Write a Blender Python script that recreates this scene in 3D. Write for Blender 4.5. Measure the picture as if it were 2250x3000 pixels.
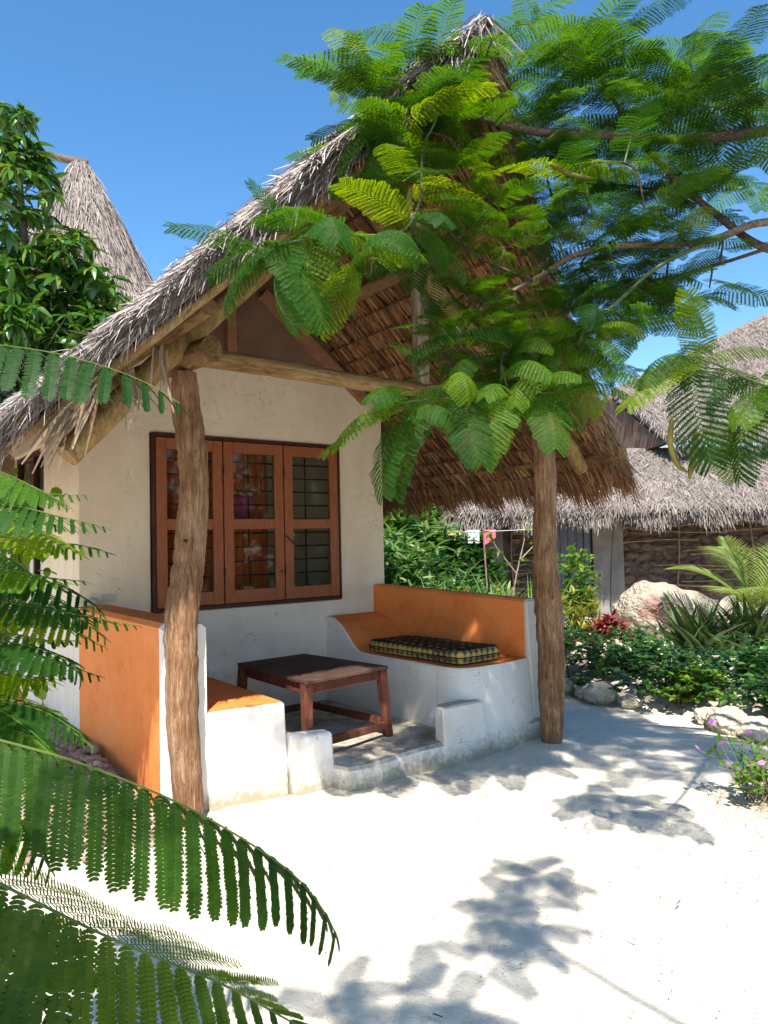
import bpy, math, random
import numpy as np
from mathutils import Vector, Matrix, Euler

scene = bpy.context.scene
for _o in list(bpy.data.objects):
    bpy.data.objects.remove(_o)

# ------------------------------------------------------------------ camera
RES = 24.0
cam_data = bpy.data.cameras.new('camera')
cam_data.sensor_fit = 'VERTICAL'
cam_data.sensor_height = 36.0
cam_data.lens = 36.0 * 1573.63 / 2212.0
cam_data.clip_start = 0.02
cam_data.clip_end = 3000.0
cam = bpy.data.objects.new('camera', cam_data)
scene.collection.objects.link(cam)
YAW, PITCH, ROLL = 0.647681, 0.0411593, -0.0230922
_f = Vector((math.sin(YAW) * math.cos(PITCH), math.cos(YAW) * math.cos(PITCH), math.sin(PITCH)))
_r = Vector((math.cos(YAW), -math.sin(YAW), 0.0))
_u = _r.cross(_f)
_r2 = math.cos(ROLL) * _r + math.sin(ROLL) * _u
_u2 = -math.sin(ROLL) * _r + math.cos(ROLL) * _u
CAM = Vector((-1.955, -5.503, 1.52))
cam.matrix_world = Matrix(((_r2.x, _u2.x, -_f.x, CAM.x), (_r2.y, _u2.y, -_f.y, CAM.y),
                           (_r2.z, _u2.z, -_f.z, CAM.z), (0, 0, 0, 1)))
scene.camera = cam

# ------------------------------------------------------------------ sky and sun
SUN_AZ, SUN_EL = math.radians(37.0), math.radians(56.0)     # heading the light travels, height of the sun
SUN_D = Vector((math.sin(SUN_AZ) * math.cos(SUN_EL), math.cos(SUN_AZ) * math.cos(SUN_EL), -math.sin(SUN_EL)))
world = bpy.data.worlds.new('World')
scene.world = world
world.use_nodes = True
wn = world.node_tree.nodes
wl = world.node_tree.links
wn.clear()
_sky = wn.new('ShaderNodeTexSky')
_sky.sky_type = 'NISHITA'
_sky.sun_disc = False
_sky.sun_elevation = SUN_EL
_sky.sun_rotation = math.atan2(-SUN_D.x, -SUN_D.y)
_sky.air_density = 1.0
_sky.dust_density = 0.25
_sky.ozone_density = 2.2
_bg = wn.new('ShaderNodeBackground')
_bg.inputs['Strength'].default_value = 0.128
_wo = wn.new('ShaderNodeOutputWorld')
_hs = wn.new('ShaderNodeHueSaturation')     # deep tropical blue
_hs.inputs['Saturation'].default_value = 1.25
_hs.inputs['Hue'].default_value = 0.497
wl.new(_sky.outputs[0], _hs.inputs['Color'])
wl.new(_hs.outputs[0], _bg.inputs[0])
wl.new(_bg.outputs[0], _wo.inputs[0])
sun_data = bpy.data.lights.new('sun', 'SUN')
sun_data.energy = 5.0
sun_data.angle = math.radians(0.55)
sun_data.color = (1.0, 0.94, 0.84)
sun = bpy.data.objects.new('sun', sun_data)
sun.rotation_euler = SUN_D.to_track_quat('-Z', 'Y').to_euler()
sun.location = (-6, -9, 12)
scene.collection.objects.link(sun)
vs = scene.view_settings
vs.view_transform = 'Standard'
vs.look = 'None'
vs.gamma = 1.0
vs.use_curve_mapping = False
vs.exposure = 1.0
scene.cycles.max_bounces = 8
scene.cycles.diffuse_bounces = 5
scene.cycles.transmission_bounces = 6
scene.cycles.transparent_max_bounces = 8
scene.cycles.caustics_reflective = False
scene.cycles.caustics_refractive = False
scene.cycles.use_denoising = True

# ------------------------------------------------------------------ helpers
COL = scene.collection
RNG = np.random.default_rng(7)
random.seed(5)


def A(*x):
    return np.array(x, float)


class MB:
    """collects vertices and faces, links them as ONE mesh object"""

    def __init__(self):
        self.v, self.f, self.m, self.n = [], [], [], 0

    def add(self, v, f, mi=0):
        v = np.asarray(v, float).reshape(-1, 3)
        self.v.append(v)
        if isinstance(f, np.ndarray):
            fl = (f + self.n).tolist()
        else:
            fl = [[i + self.n for i in q] for q in f]
        self.f.extend(fl)
        self.m.extend([mi] * len(fl))
        self.n += len(v)
        return self

    def mesh(self, name, mats, smooth=False):
        me = bpy.data.meshes.new(name)
        v = np.concatenate(self.v) if self.v else np.zeros((0, 3))
        me.from_pydata(v.tolist(), [], self.f)
        if not isinstance(mats, (list, tuple)):
            mats = [mats]
        for m in mats:
            me.materials.append(m)
        if len(mats) > 1:
            me.polygons.foreach_set('material_index', self.m)
        if smooth:
            me.polygons.foreach_set('use_smooth', [True] * len(me.polygons))
        me.update()
        return me

    def build(self, name, mats, parent=None, smooth=False):
        return link(name, self.mesh(name, mats, smooth), parent)


def link(name, me, parent=None):
    o = bpy.data.objects.new(name, me)
    COL.objects.link(o)
    if parent is not None:
        o.parent = parent
    return o


def tag(o, label=None, cat=None, group=None, kind=None):
    if label:
        o['label'] = label
    if cat:
        o['category'] = cat
    if group:
        o['group'] = group
    if kind:
        o['kind'] = kind
    return o


def empty(name, label, cat, loc=(0, 0, 0), group=None):
    o = bpy.data.objects.new(name, None)
    o.empty_display_size = 0.1
    o.location = loc
    COL.objects.link(o)
    return tag(o, label, cat, group)


def hexa(p):
    """8 corner box: bottom ring 0-3 (counter-clockwise from above), top ring 4-7"""
    return np.array(p, float), [[3, 2, 1, 0], [4, 5, 6, 7], [0, 1, 5, 4], [1, 2, 6, 5], [2, 3, 7, 6], [3, 0, 4, 7]]


def boxv(x0, x1, y0, y1, z0, z1):
    return hexa([(x0, y0, z0), (x1, y0, z0), (x1, y1, z0), (x0, y1, z0), (x0, y0, z1), (x1, y0, z1), (x1, y1, z1), (x0, y1, z1)])


def bevel(o, w=0.01, seg=2):
    m = o.modifiers.new('bevel', 'BEVEL')
    m.width = w
    m.segments = seg
    m.limit_method = 'ANGLE'
    return o


def spline(pts, n):
    """smooth Catmull-Rom resampling of a polyline, n points"""
    P = np.array(pts, float)
    if len(P) < 3:
        t = np.linspace(0, 1, n)[:, None]
        return P[0] * (1 - t) + P[-1] * t
    Q = np.vstack([2 * P[0] - P[1], P, 2 * P[-1] - P[-2]])
    seg = np.linalg.norm(np.diff(P, axis=0), axis=1)
    cum = np.concatenate([[0], np.cumsum(seg)])
    out = []
    for s in np.linspace(0, cum[-1], n):
        i = min(int(np.searchsorted(cum, s, side='right')) - 1, len(seg) - 1)
        t = (s - cum[i]) / max(seg[i], 1e-9)
        p0, p1, p2, p3 = Q[i], Q[i + 1], Q[i + 2], Q[i + 3]
        out.append(0.5 * ((2 * p1) + (-p0 + p2) * t + (2 * p0 - 5 * p1 + 4 * p2 - p3) * t * t + (-p0 + 3 * p1 - 3 * p2 + p3) * t ** 3))
    return np.array(out)


def frames(P, hint=(0, 0, 1)):
    P = np.asarray(P, float)
    T = np.gradient(P, axis=0)
    T /= np.linalg.norm(T, axis=1)[:, None] + 1e-12
    h = np.asarray(hint, float)
    h = np.broadcast_to(h, T.shape)
    S = np.cross(h, T)
    L = np.linalg.norm(S, axis=1)
    bad = L < 1e-3
    if bad.any():
        S[bad] = np.cross(np.array([1.0, 0.1, 0]), T[bad])
        L = np.linalg.norm(S, axis=1)
    S /= L[:, None]
    N = np.cross(T, S)
    return T, S, N


def tube(P, R, seg=8, wob=0.0, seed=0, cap=True, hint=(0.13, 0.31, 0.9)):
    P = np.asarray(P, float)
    n = len(P)
    R = np.broadcast_to(np.asarray(R, float), (n,)) if np.ndim(R) < 2 else R
    T, S, N = frames(P, hint)
    a = np.linspace(0, 2 * np.pi, seg, endpoint=False)
    rad = np.repeat(R[:, None], seg, 1).astype(float)
    if wob:
        g = np.random.default_rng(seed)
        for k in range(1, 5):
            rad *= 1 + wob / k * np.sin(k * a[None, :] + g.uniform(0, 6.28) + np.cumsum(g.normal(0, .45, n))[:, None])
        rad *= 1 + g.normal(0, wob * .25, (n, 1))
        if seg >= 14:                       # splits and ridges that run along the grain
            for k in (7, 11, 17):
                if seg > 2.5 * k:
                    rad *= 1 - .030 * np.abs(np.sin(.5 * k * a[None, :] + g.uniform(0, 6.28) + np.cumsum(g.normal(0, .16, n))[:, None])) ** 6
    v = P[:, None, :] + rad[:, :, None] * (np.cos(a)[None, :, None] * S[:, None, :] + np.sin(a)[None, :, None] * N[:, None, :])
    v = v.reshape(-1, 3)
    i = np.arange(n - 1)[:, None] * seg
    j = np.arange(seg)[None, :]
    j2 = (j + 1) % seg
    f = np.stack([i + j, i + j2, i + seg + j2, i + seg + j], -1).reshape(-1, 4).tolist()
    if cap:
        k = len(v)
        v = np.concatenate([v, v[:seg], v[(n - 1) * seg:n * seg]])      # own ring, so the cut end stays crisp
        f.append(list(range(k, k + seg))[::-1])
        f.append(list(range(k + seg, k + 2 * seg)))
    return v, f


def ico(sub=2):
    t = (1 + 5 ** .5) / 2
    v = [(-1, t, 0), (1, t, 0), (-1, -t, 0), (1, -t, 0), (0, -1, t), (0, 1, t), (0, -1, -t), (0, 1, -t), (t, 0, -1), (t, 0, 1), (-t, 0, -1), (-t, 0, 1)]
    v = [np.array(p) / np.linalg.norm(p) for p in v]
    f = [(0, 11, 5), (0, 5, 1), (0, 1, 7), (0, 7, 10), (0, 10, 11), (1, 5, 9), (5, 11, 4), (11, 10, 2), (10, 7, 6), (7, 1, 8), (3, 9, 4), (3, 4, 2), (3, 2, 6), (3, 6, 8), (3, 8, 9), (4, 9, 5), (2, 4, 11), (6, 2, 10), (8, 6, 7), (9, 8, 1)]
    for _ in range(sub):
        c, nf = {}, []

        def mid(a, b):
            k = (min(a, b), max(a, b))
            if k not in c:
                p = v[a] + v[b]
                v.append(p / np.linalg.norm(p))
                c[k] = len(v) - 1
            return c[k]
        for a, b, d in f:
            x, y, z = mid(a, b), mid(b, d), mid(d, a)
            nf += [(a, x, z), (b, y, x), (d, z, y), (x, y, z)]
        f = nf
    return np.array(v), np.array(f)


def vnoise(p, seed=0, octv=3):
    """cheap smooth noise: sums of random sinusoids"""
    g = np.random.default_rng(seed)
    out = np.zeros(len(p))
    amp = 1.0
    fr = 1.0
    for o in range(octv):
        for k in range(4):
            d = g.normal(0, 1, 3)
            out += amp * np.sin(p @ d * fr * 1.6 + g.uniform(0, 6.28)) / 4
        amp *= .55
        fr *= 2.1
    return out


def rock(seed, size, sub=3, rough=.22):
    v, f = ico(sub)
    d = 1 + rough * vnoise(v * 1.3, seed, 4) + rough * .35 * vnoise(v * 5, seed + 1, 2)
    v = v * d[:, None] * np.asarray(size)
    return v, f


# ------------------------------------------------------------------ materials
def newmat(name):
    m = bpy.data.materials.new(name)
    m.use_nodes = True
    m.node_tree.nodes.clear()
    return m, m.node_tree.nodes, m.node_tree.links


def ramp(n, pts):
    r = n.new('ShaderNodeValToRGB')
    el = r.color_ramp.elements
    while len(el) > 1:
        el.remove(el[-1])
    el[0].position = pts[0][0]
    el[0].color = (*pts[0][1], 1)
    for p, c in pts[1:]:
        e = el.new(p)
        e.color = (*c, 1)
    return r


def noise(n, l, scale, detail=4, rough=.6, vec=None, stretch=None, dist=0.0):
    t = n.new('ShaderNodeTexNoise')
    t.inputs['Scale'].default_value = scale
    t.inputs['Detail'].default_value = detail
    t.inputs['Roughness'].default_value = rough
    t.inputs['Distortion'].default_value = dist
    if vec is None:
        vec = n.new('ShaderNodeTexCoord').outputs['Object']
    if stretch:
        mp = n.new('ShaderNodeMapping')
        mp.inputs['Scale'].default_value = stretch
        l.new(vec, mp.inputs[0])
        vec = mp.outputs[0]
    l.new(vec, t.inputs['Vector'])
    return t


def mixc(n, l, a, b, fac, mode='MIX'):
    m = n.new('ShaderNodeMix')
    m.data_type = 'RGBA'
    m.blend_type = mode
    for s, x in ((6, a), (7, b)):
        if isinstance(x, tuple):
            m.inputs[s].default_value = (*x, 1)
        else:
            l.new(x, m.inputs[s])
    if isinstance(fac, float):
        m.inputs[0].default_value = fac
    else:
        l.new(fac, m.inputs[0])
    return m.outputs[2]


def math_(n, l, op, a, b=None, clamp=False):
    m = n.new('ShaderNodeMath')
    m.operation = op
    m.use_clamp = clamp
    for i, x in enumerate((a, b)):
        if x is None:
            continue
        if isinstance(x, (int, float)):
            m.inputs[i].default_value = x
        else:
            l.new(x, m.inputs[i])
    return m.outputs[0]


def maprange(n, l, x, a, b, c=0.0, d=1.0):
    m = n.new('ShaderNodeMapRange')
    m.inputs[1].default_value, m.inputs[2].default_value, m.inputs[3].default_value, m.inputs[4].default_value = a, b, c, d
    l.new(x, m.inputs[0])
    return m.outputs[0]


def finish(m, n, l, color, rough=.8, bump=None, bstr=.3, bdist=.01, spec=.3, **kw):
    p = n.new('ShaderNodeBsdfPrincipled')
    if isinstance(color, tuple):
        p.inputs['Base Color'].default_value = (*color, 1)
    else:
        l.new(color, p.inputs['Base Color'])
    if isinstance(rough, (int, float)):
        p.inputs['Roughness'].default_value = rough
    else:
        l.new(rough, p.inputs['Roughness'])
    p.inputs['Specular IOR Level'].default_value = spec
    if bump is not None:
        b = n.new('ShaderNodeBump')
        b.inputs['Strength'].default_value = bstr
        b.inputs['Distance'].default_value = bdist
        l.new(bump, b.inputs['Height'])
        l.new(b.outputs[0], p.inputs['Normal'])
    o = n.new('ShaderNodeOutputMaterial')
    l.new(p.outputs[0], o.inputs[0])
    return p


def island(n):
    return n.new('ShaderNodeNewGeometry').outputs['Random Per Island']


def simple(name, c1, c2, scale=6, rough=.8, bstr=.3, bdist=.01, stretch=None, detail=5, spec=.3, lo=.3, hi=.7, c3=None, dist=0.0, isl=0.0):
    m, n, l = newmat(name)
    t = noise(n, l, scale, detail, .62, stretch=stretch, dist=dist)
    pts = [(lo, c1), (hi, c2)] if c3 is None else [(lo, c1), ((lo + hi) / 2, c2), (hi, c3)]
    r = ramp(n, pts)
    l.new(t.outputs[0], r.inputs[0])
    c = r.outputs[0]
    if isl:
        k = maprange(n, l, island(n), 0, 1, 1 - isl, 1 + isl)
        hs = n.new('ShaderNodeHueSaturation')
        l.new(k, hs.inputs['Value'])
        l.new(c, hs.inputs['Color'])
        c = hs.outputs[0]
    finish(m, n, l, c, rough, t.outputs[0], bstr, bdist, spec)
    return m


def leafmat(name, stops, trans=.35, tcol=None, rough=.45, objrand=False, spec=.4):
    """leaf: colour varies per leaf, part of the light passes through"""
    m, n, l = newmat(name)
    if objrand:
        a = n.new('ShaderNodeObjectInfo').outputs['Random']
        b = island(n)
        fac = math_(n, l, 'ADD', math_(n, l, 'MULTIPLY', a, .82), math_(n, l, 'MULTIPLY', b, .18))
    else:
        fac = island(n)
    r = ramp(n, stops)
    l.new(fac, r.inputs[0])
    p = n.new('ShaderNodeBsdfPrincipled')
    l.new(r.outputs[0], p.inputs['Base Color'])
    p.inputs['Roughness'].default_value = rough
    p.inputs['Specular IOR Level'].default_value = spec
    t = n.new('ShaderNodeBsdfTranslucent')
    if tcol is None:
        hs = n.new('ShaderNodeHueSaturation')
        hs.inputs['Value'].default_value = 2.25
        hs.inputs['Hue'].default_value = .475
        hs.inputs['Saturation'].default_value = 1.1
        l.new(r.outputs[0], hs.inputs['Color'])
        l.new(hs.outputs[0], t.inputs['Color'])
    else:
        t.inputs['Color'].default_value = (*tcol, 1)
    mx = n.new('ShaderNodeMixShader')
    mx.inputs[0].default_value = trans
    l.new(p.outputs[0], mx.inputs[1])
    l.new(t.outputs[0], mx.inputs[2])
    o = n.new('ShaderNodeOutputMaterial')
    l.new(mx.outputs[0], o.inputs[0])
    return m


MAT = {}


def make_materials():
    # sand
    m, n, l = newmat('sand')
    co = n.new('ShaderNodeTexCoord').outputs['Object']
    big = noise(n, l, .9, 5, .6, co)
    mid = noise(n, l, 9, 6, .65, co)
    fine = noise(n, l, 160, 3, .7, co)
    r = ramp(n, [(.3, (.60, .53, .425)), (.62, (.74, .67, .555))])
    l.new(math_(n, l, 'ADD', math_(n, l, 'MULTIPLY', big.outputs[0], .6), math_(n, l, 'MULTIPLY', mid.outputs[0], .4)), r.inputs[0])
    sp = ramp(n, [(.30, (.62, .56, .48)), (.40, (1, 1, 1))])
    l.new(fine.outputs[0], sp.inputs[0])
    c = mixc(n, l, r.outputs[0], sp.outputs[0], 0.7, 'MULTIPLY')
    h = math_(n, l, 'ADD', math_(n, l, 'MULTIPLY', mid.outputs[0], 1.0), math_(n, l, 'MULTIPLY', fine.outputs[0], .22))
    finish(m, n, l, c, .95, h, .8, .045, .1)
    MAT['sand'] = m

    # lime plaster of the walls: cream above, paler below the sill, splashes near the ground
    def plaster(name, upper, lower, zsplit, stain=1.0):
        m, n, l = newmat(name)
        g = n.new('ShaderNodeNewGeometry')
        xyz = n.new('ShaderNodeSeparateXYZ')
        l.new(g.outputs['Position'], xyz.inputs[0])
        z = xyz.outputs[2]
        nb = noise(n, l, 2.2, 6, .65, g.outputs['Position'])
        nf = noise(n, l, 26, 5, .7, g.outputs['Position'])
        streak = noise(n, l, 1.6, 5, .7, g.outputs['Position'], stretch=(2.5, 2.5, .6))
        zz = math_(n, l, 'ADD', z, math_(n, l, 'MULTIPLY', math_(n, l, 'SUBTRACT', nb.outputs[0], .5), .25))
        k = maprange(n, l, zz, zsplit - .05, zsplit + .06)
        c = mixc(n, l, lower, upper, k)
        st = ramp(n, [(.36, (.90, .86, .80)), (.6, (1, 1, 1))])
        l.new(streak.outputs[0], st.inputs[0])
        c = mixc(n, l, c, st.outputs[0], .7, 'MULTIPLY')
        bl = ramp(n, [(.35, (.90, .87, .82)), (.65, (1.0, 1.0, 1.0))])
        l.new(nb.outputs[0], bl.inputs[0])
        c = mixc(n, l, c, bl.outputs[0], .8, 'MULTIPLY')
        # splashed dirt and algae: ragged, thickest at the foot
        d = math_(n, l, 'SUBTRACT', math_(n, l, 'MULTIPLY', nf.outputs[0], .55), math_(n, l, 'MULTIPLY', z, 2.0))
        d = math_(n, l, 'ADD', d, math_(n, l, 'MULTIPLY', nb.outputs[0], .35))
        dm = maprange(n, l, d, .20, .42)
        dm = math_(n, l, 'MULTIPLY', dm, stain)
        c = mixc(n, l, c, (.33, .28, .19), dm)
        # hairline chips
        ch = noise(n, l, 38, 4, .8, g.outputs['Position'])
        cm = maprange(n, l, ch.outputs[0], .70, .74)
        cm = math_(n, l, 'MULTIPLY', cm, maprange(n, l, z, .75, .1))
        c = mixc(n, l, c, (.30, .25, .19), cm)
        # hairline cracks, in patches
        wp = n.new('ShaderNodeVectorMath')
        wp.operation = 'ADD'
        wv = noise(n, l, 3.1, 4, .7, g.outputs['Position'])
        l.new(g.outputs['Position'], wp.inputs[0])
        l.new(wv.outputs[1], wp.inputs[1])
        vo = n.new('ShaderNodeTexVoronoi')
        vo.feature = 'DISTANCE_TO_EDGE'
        vo.inputs['Scale'].default_value = 1.7
        l.new(wp.outputs[0], vo.inputs['Vector'])
        ckm = math_(n, l, 'MULTIPLY', maprange(n, l, vo.outputs['Distance'], .012, .004), maprange(n, l, streak.outputs[0], .50, .58))
        c = mixc(n, l, c, (.34, .28, .21), math_(n, l, 'MULTIPLY', ckm, .6))
        tr = noise(n, l, 6, 3, .5, g.outputs['Position'], stretch=(1, 1, 1.8))
        h = math_(n, l, 'ADD', math_(n, l, 'ADD', nb.outputs[0], tr.outputs[0]), math_(n, l, 'MULTIPLY', nf.outputs[0], .25))
        finish(m, n, l, c, .92, h, .42, .02, .15)
        MAT[name] = m
    plaster('plaster_cream', (.78, .665, .53), (.82, .74, .65), 1.02, .9)
    plaster('plaster_white', (.81, .79, .76), (.81, .79, .76), 5.0, .9)

    # orange limewash
    m, n, l = newmat('orange_paint')
    g = n.new('ShaderNodeNewGeometry')
    nb = noise(n, l, 3.0, 6, .65, g.outputs['Position'])
    nf = noise(n, l, 30, 5, .7, g.outputs['Position'])
    st = noise(n, l, 11, 6, .75, g.outputs['Position'], stretch=(1, 1, .8))
    r = ramp(n, [(.30, (.63, .155, .032)), (.48, (.77, .225, .055)), (.70, (.82, .30, .10))])
    l.new(math_(n, l, 'ADD', math_(n, l, 'MULTIPLY', nb.outputs[0], .6), math_(n, l, 'MULTIPLY', st.outputs[0], .4)), r.inputs[0])
    wear = maprange(n, l, nf.outputs[0], .68, .78)
    c = mixc(n, l, r.outputs[0], (.66, .40, .24), math_(n, l, 'MULTIPLY', wear, .6))
    sc = noise(n, l, 9, 6, .8, g.outputs['Position'], stretch=(1, 1, 1.6), dist=1.5)
    c = mixc(n, l, c, (.36, .10, .03), math_(n, l, 'MULTIPLY', maprange(n, l, sc.outputs[0], .60, .74), .55))
    finish(m, n, l, c, .8, nf.outputs[0], .35, .01, .2)
    MAT['orange_paint'] = m

    # porch concrete
    m, n, l = newmat('porch_concrete')
    g = n.new('ShaderNodeNewGeometry')
    nb = noise(n, l, 3.5, 7, .7, g.outputs['Position'])
    nf = noise(n, l, 40, 5, .7, g.outputs['Position'])
    r = ramp(n, [(.34, (.22, .18, .13)), (.46, (.42, .37, .30)), (.56, (.58, .52, .43)), (.7, (.66, .61, .52))])
    l.new(nb.outputs[0], r.inputs[0])
    sp = ramp(n, [(.3, (.6, .55, .48)), (.5, (1, 1, 1))])
    l.new(nf.outputs[0], sp.inputs[0])
    finish(m, n, l, mixc(n, l, r.outputs[0], sp.outputs[0], .8, 'MULTIPLY'), .9, nf.outputs[0], .4, .01, .2)
    MAT['porch_concrete'] = m

    # poles: grain along local z of generated log coordinates is unknown, so use fine isotropic + island
    def pole(name, a, b, c3, stretch):
        m, n, l = newmat(name)
        co = n.new('ShaderNodeTexCoord').outputs['Object']
        gr = noise(n, l, 9, 8, .7, co, stretch=stretch, dist=.6)
        pt = noise(n, l, 2.6, 4, .6, co)
        kn = noise(n, l, 13, 3, .6, co)
        r = ramp(n, [(.36, a), (.5, b), (.62, c3)])
        l.new(math_(n, l, 'ADD', math_(n, l, 'MULTIPLY', gr.outputs[0], .65), math_(n, l, 'MULTIPLY', pt.outputs[0], .35)), r.inputs[0])
        c = mixc(n, l, r.outputs[0], (.05, .028, .015), maprange(n, l, kn.outputs[0], .70, .76))
        ck = noise(n, l, 34, 6, .75, co, stretch=tuple(q * (1.0 if q > 1 else .45) for q in stretch), dist=.9)
        crk = ramp(n, [(.34, (.22, .17, .14)), (.43, (.95, .92, .9)), (.57, (1, 1, 1)), (.68, (1.5, 1.42, 1.35))])
        l.new(ck.outputs[0], crk.inputs[0])
        c = mixc(n, l, c, crk.outputs[0], .9, 'MULTIPLY')
        h = math_(n, l, 'ADD', math_(n, l, 'ADD', gr.outputs[0], ck.outputs[0]), math_(n, l, 'MULTIPLY', kn.outputs[0], -.5))
        finish(m, n, l, c, .78, h, .9, .02, .25)
        MAT[name] = m
    pole('post_wood', (.12, .050, .024), (.35, .185, .093), (.57, .395, .255), (5, 5, .55))
    pole('beam_wood', (.16, .085, .03), (.36, .22, .09), (.50, .36, .19), (.6, 4, 4))
    pole('purlin_wood', (.12, .06, .025), (.26, .15, .065), (.40, .27, .13), (4, .6, 4))
    pole('rafter_wood', (.20, .11, .04), (.42, .27, .11), (.58, .42, .20), (3, 3, 1.2))
    pole('grey_post_wood', (.20, .13, .08), (.38, .29, .21), (.62, .55, .46), (5, 5, .5))
    pole('table_wood', (.11, .032, .020), (.17, .052, .032), (.22, .08, .05), (3, 3, 1))
    pole('table_top_wood', (.070, .038, .030), (.115, .064, .050), (.17, .10, .08), (1, 5, 5))
    pole('bark', (.07, .045, .03), (.17, .12, .085), (.30, .23, .17), (5, 5, 5))
    pole('pale_bark', (.22, .15, .10), (.40, .30, .22), (.52, .44, .35), (5, 5, 5))

    # pine of the window
    m, n, l = newmat('window_pine')
    co = n.new('ShaderNodeTexCoord').outputs['Object']
    gr = noise(n, l, 14, 6, .6, co, stretch=(6, 6, .5), dist=1.2)
    kn = n.new('ShaderNodeTexVoronoi')
    kn.inputs['Scale'].default_value = 4.6
    l.new(co, kn.inputs['Vector'])
    r = ramp(n, [(.3, (.20, .052, .017)), (.55, (.31, .092, .029)), (.75, (.39, .135, .044))])
    l.new(gr.outputs[0], r.inputs[0])
    c = mixc(n, l, r.outputs[0], (.07, .02, .008), maprange(n, l, kn.outputs['Distance'], .09, .05))
    finish(m, n, l, c, .45, gr.outputs[0], .15, .004, .4)
    MAT['window_pine'] = m
    MAT['window_trim'] = simple('window_trim', (.030, .008, .005), (.075, .020, .012), 8, .5)
    MAT['iron'] = simple('iron', (.012, .011, .010), (.03, .026, .022), 20, .6)
    MAT['curtain'] = simple('curtain', (.42, .085, .028), (.60, .15, .055), 3, .9, stretch=(9, 9, .4))
    MAT['gable_board'] = simple('gable_board', (.13, .076, .052), (.20, .120, .085), 2.5, .85, stretch=(1, 1, 1))
    MAT['truss_board'] = simple('truss_board', (.22, .10, .055), (.34, .17, .095), 5, .8, stretch=(1, 3, 3))
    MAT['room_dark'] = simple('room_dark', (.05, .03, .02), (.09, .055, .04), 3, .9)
    m, n, l = newmat('glass')
    g = n.new('ShaderNodeBsdfGlossy')
    g.inputs['Roughness'].default_value = .03
    g.inputs['Color'].default_value = (.9, .92, .9, 1)
    t = n.new('ShaderNodeBsdfTransparent')
    t.inputs['Color'].default_value = (.86, .88, .86, 1)
    fr = n.new('ShaderNodeFresnel')
    fr.inputs['IOR'].default_value = 1.5
    mx = n.new('ShaderNodeMixShader')
    l.new(math_(n, l, 'MULTIPLY', fr.outputs[0], .5), mx.inputs[0])
    l.new(t.outputs[0], mx.inputs[1])
    l.new(g.outputs[0], mx.inputs[2])
    o = n.new('ShaderNodeOutputMaterial')
    l.new(mx.outputs[0], o.inputs[0])
    MAT['glass'] = m

    # thatch
    def thatch(name, stops, rough=.85):
        m, n, l = newmat(name)
        r = ramp(n, stops)
        gnew = n.new('ShaderNodeNewGeometry')
        nb = noise(n, l, 1.6, 5, .65, gnew.outputs['Position'])
        fac = math_(n, l, 'ADD', math_(n, l, 'MULTIPLY', gnew.outputs['Random Per Island'], .7), math_(n, l, 'MULTIPLY', nb.outputs[0], .3))
        l.new(fac, r.inputs[0])
        finish(m, n, l, r.outputs[0], rough, None, spec=.25)
        MAT[name] = m
    thatch('thatch_grey', [(.08, (.150, .118, .105)), (.35, (.29, .245, .225)), (.65, (.40, .350, .325)), (.95, (.52, .475, .44))])
    thatch('thatch_pale', [(.08, (.13, .105, .09)), (.4, (.225, .188, .165)), (.7, (.30, .255, .225)), (.95, (.40, .35, .31))])
    thatch('thatch_brown', [(.1, (.10, .044, .020)), (.4, (.22, .105, .048)), (.7, (.33, .175, .085)), (.95, (.46, .28, .14))])
    thatch('thatch_straw', [(.1, (.12, .072, .040)), (.5, (.23, .155, .092)), (.9, (.40, .32, .22))])
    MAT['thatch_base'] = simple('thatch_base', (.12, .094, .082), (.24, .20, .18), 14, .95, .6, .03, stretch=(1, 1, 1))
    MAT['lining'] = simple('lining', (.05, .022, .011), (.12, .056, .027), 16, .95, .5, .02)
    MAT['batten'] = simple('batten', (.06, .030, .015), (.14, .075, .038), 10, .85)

    # foliage
    MAT['flame_leaf'] = leafmat('flame_leaf', [(.05, (.014, .060, .008)), (.45, (.030, .105, .010)), (.72, (.065, .155, .010)), (.97, (.17, .235, .010))], .48, objrand=True, spec=.18, rough=.55)
    MAT['flame_leaf_shaded'] = leafmat('flame_leaf_shaded', [(.05, (.011, .046, .007)), (.5, (.024, .072, .007)), (.95, (.062, .110, .007))], .32, objrand=True, spec=.2, rough=.5)  # darker copy of the frond colour, with the shade painted in
    MAT['rachis'] = simple('rachis', (.06, .10, .018), (.13, .17, .035), 8, .6)
    MAT['mango_leaf'] = leafmat('mango_leaf', [(.05, (.022, .075, .012)), (.5, (.040, .120, .016)), (.85, (.085, .18, .025)), (1.0, (.16, .24, .04))], .22, rough=.28, spec=.6)
    MAT['dark_leaf'] = leafmat('dark_leaf', [(.05, (.010, .042, .008)), (.55, (.022, .075, .013)), (.9, (.05, .13, .018)), (1.0, (.10, .20, .02))], .22, rough=.35, spec=.45)
    MAT['bright_leaf'] = leafmat('bright_leaf', [(.05, (.03, .095, .012)), (.5, (.075, .17, .018)), (.95, (.17, .28, .03))], .3, rough=.4)
    MAT['oleander_leaf'] = leafmat('oleander_leaf', [(.05, (.030, .095, .022)), (.5, (.075, .175, .040)), (.88, (.16, .27, .07)), (1.0, (.42, .44, .22))], .3, rough=.38)
    MAT['croton_leaf'] = leafmat('croton_leaf', [(.05, (.06, .15, .02)), (.5, (.16, .24, .03)), (.85, (.38, .36, .06)), (1.0, (.45, .22, .05))], .3)
    MAT['red_leaf'] = leafmat('red_leaf', [(.05, (.10, .018, .014)), (.5, (.22, .045, .03)), (.95, (.36, .11, .06))], .25)
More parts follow.
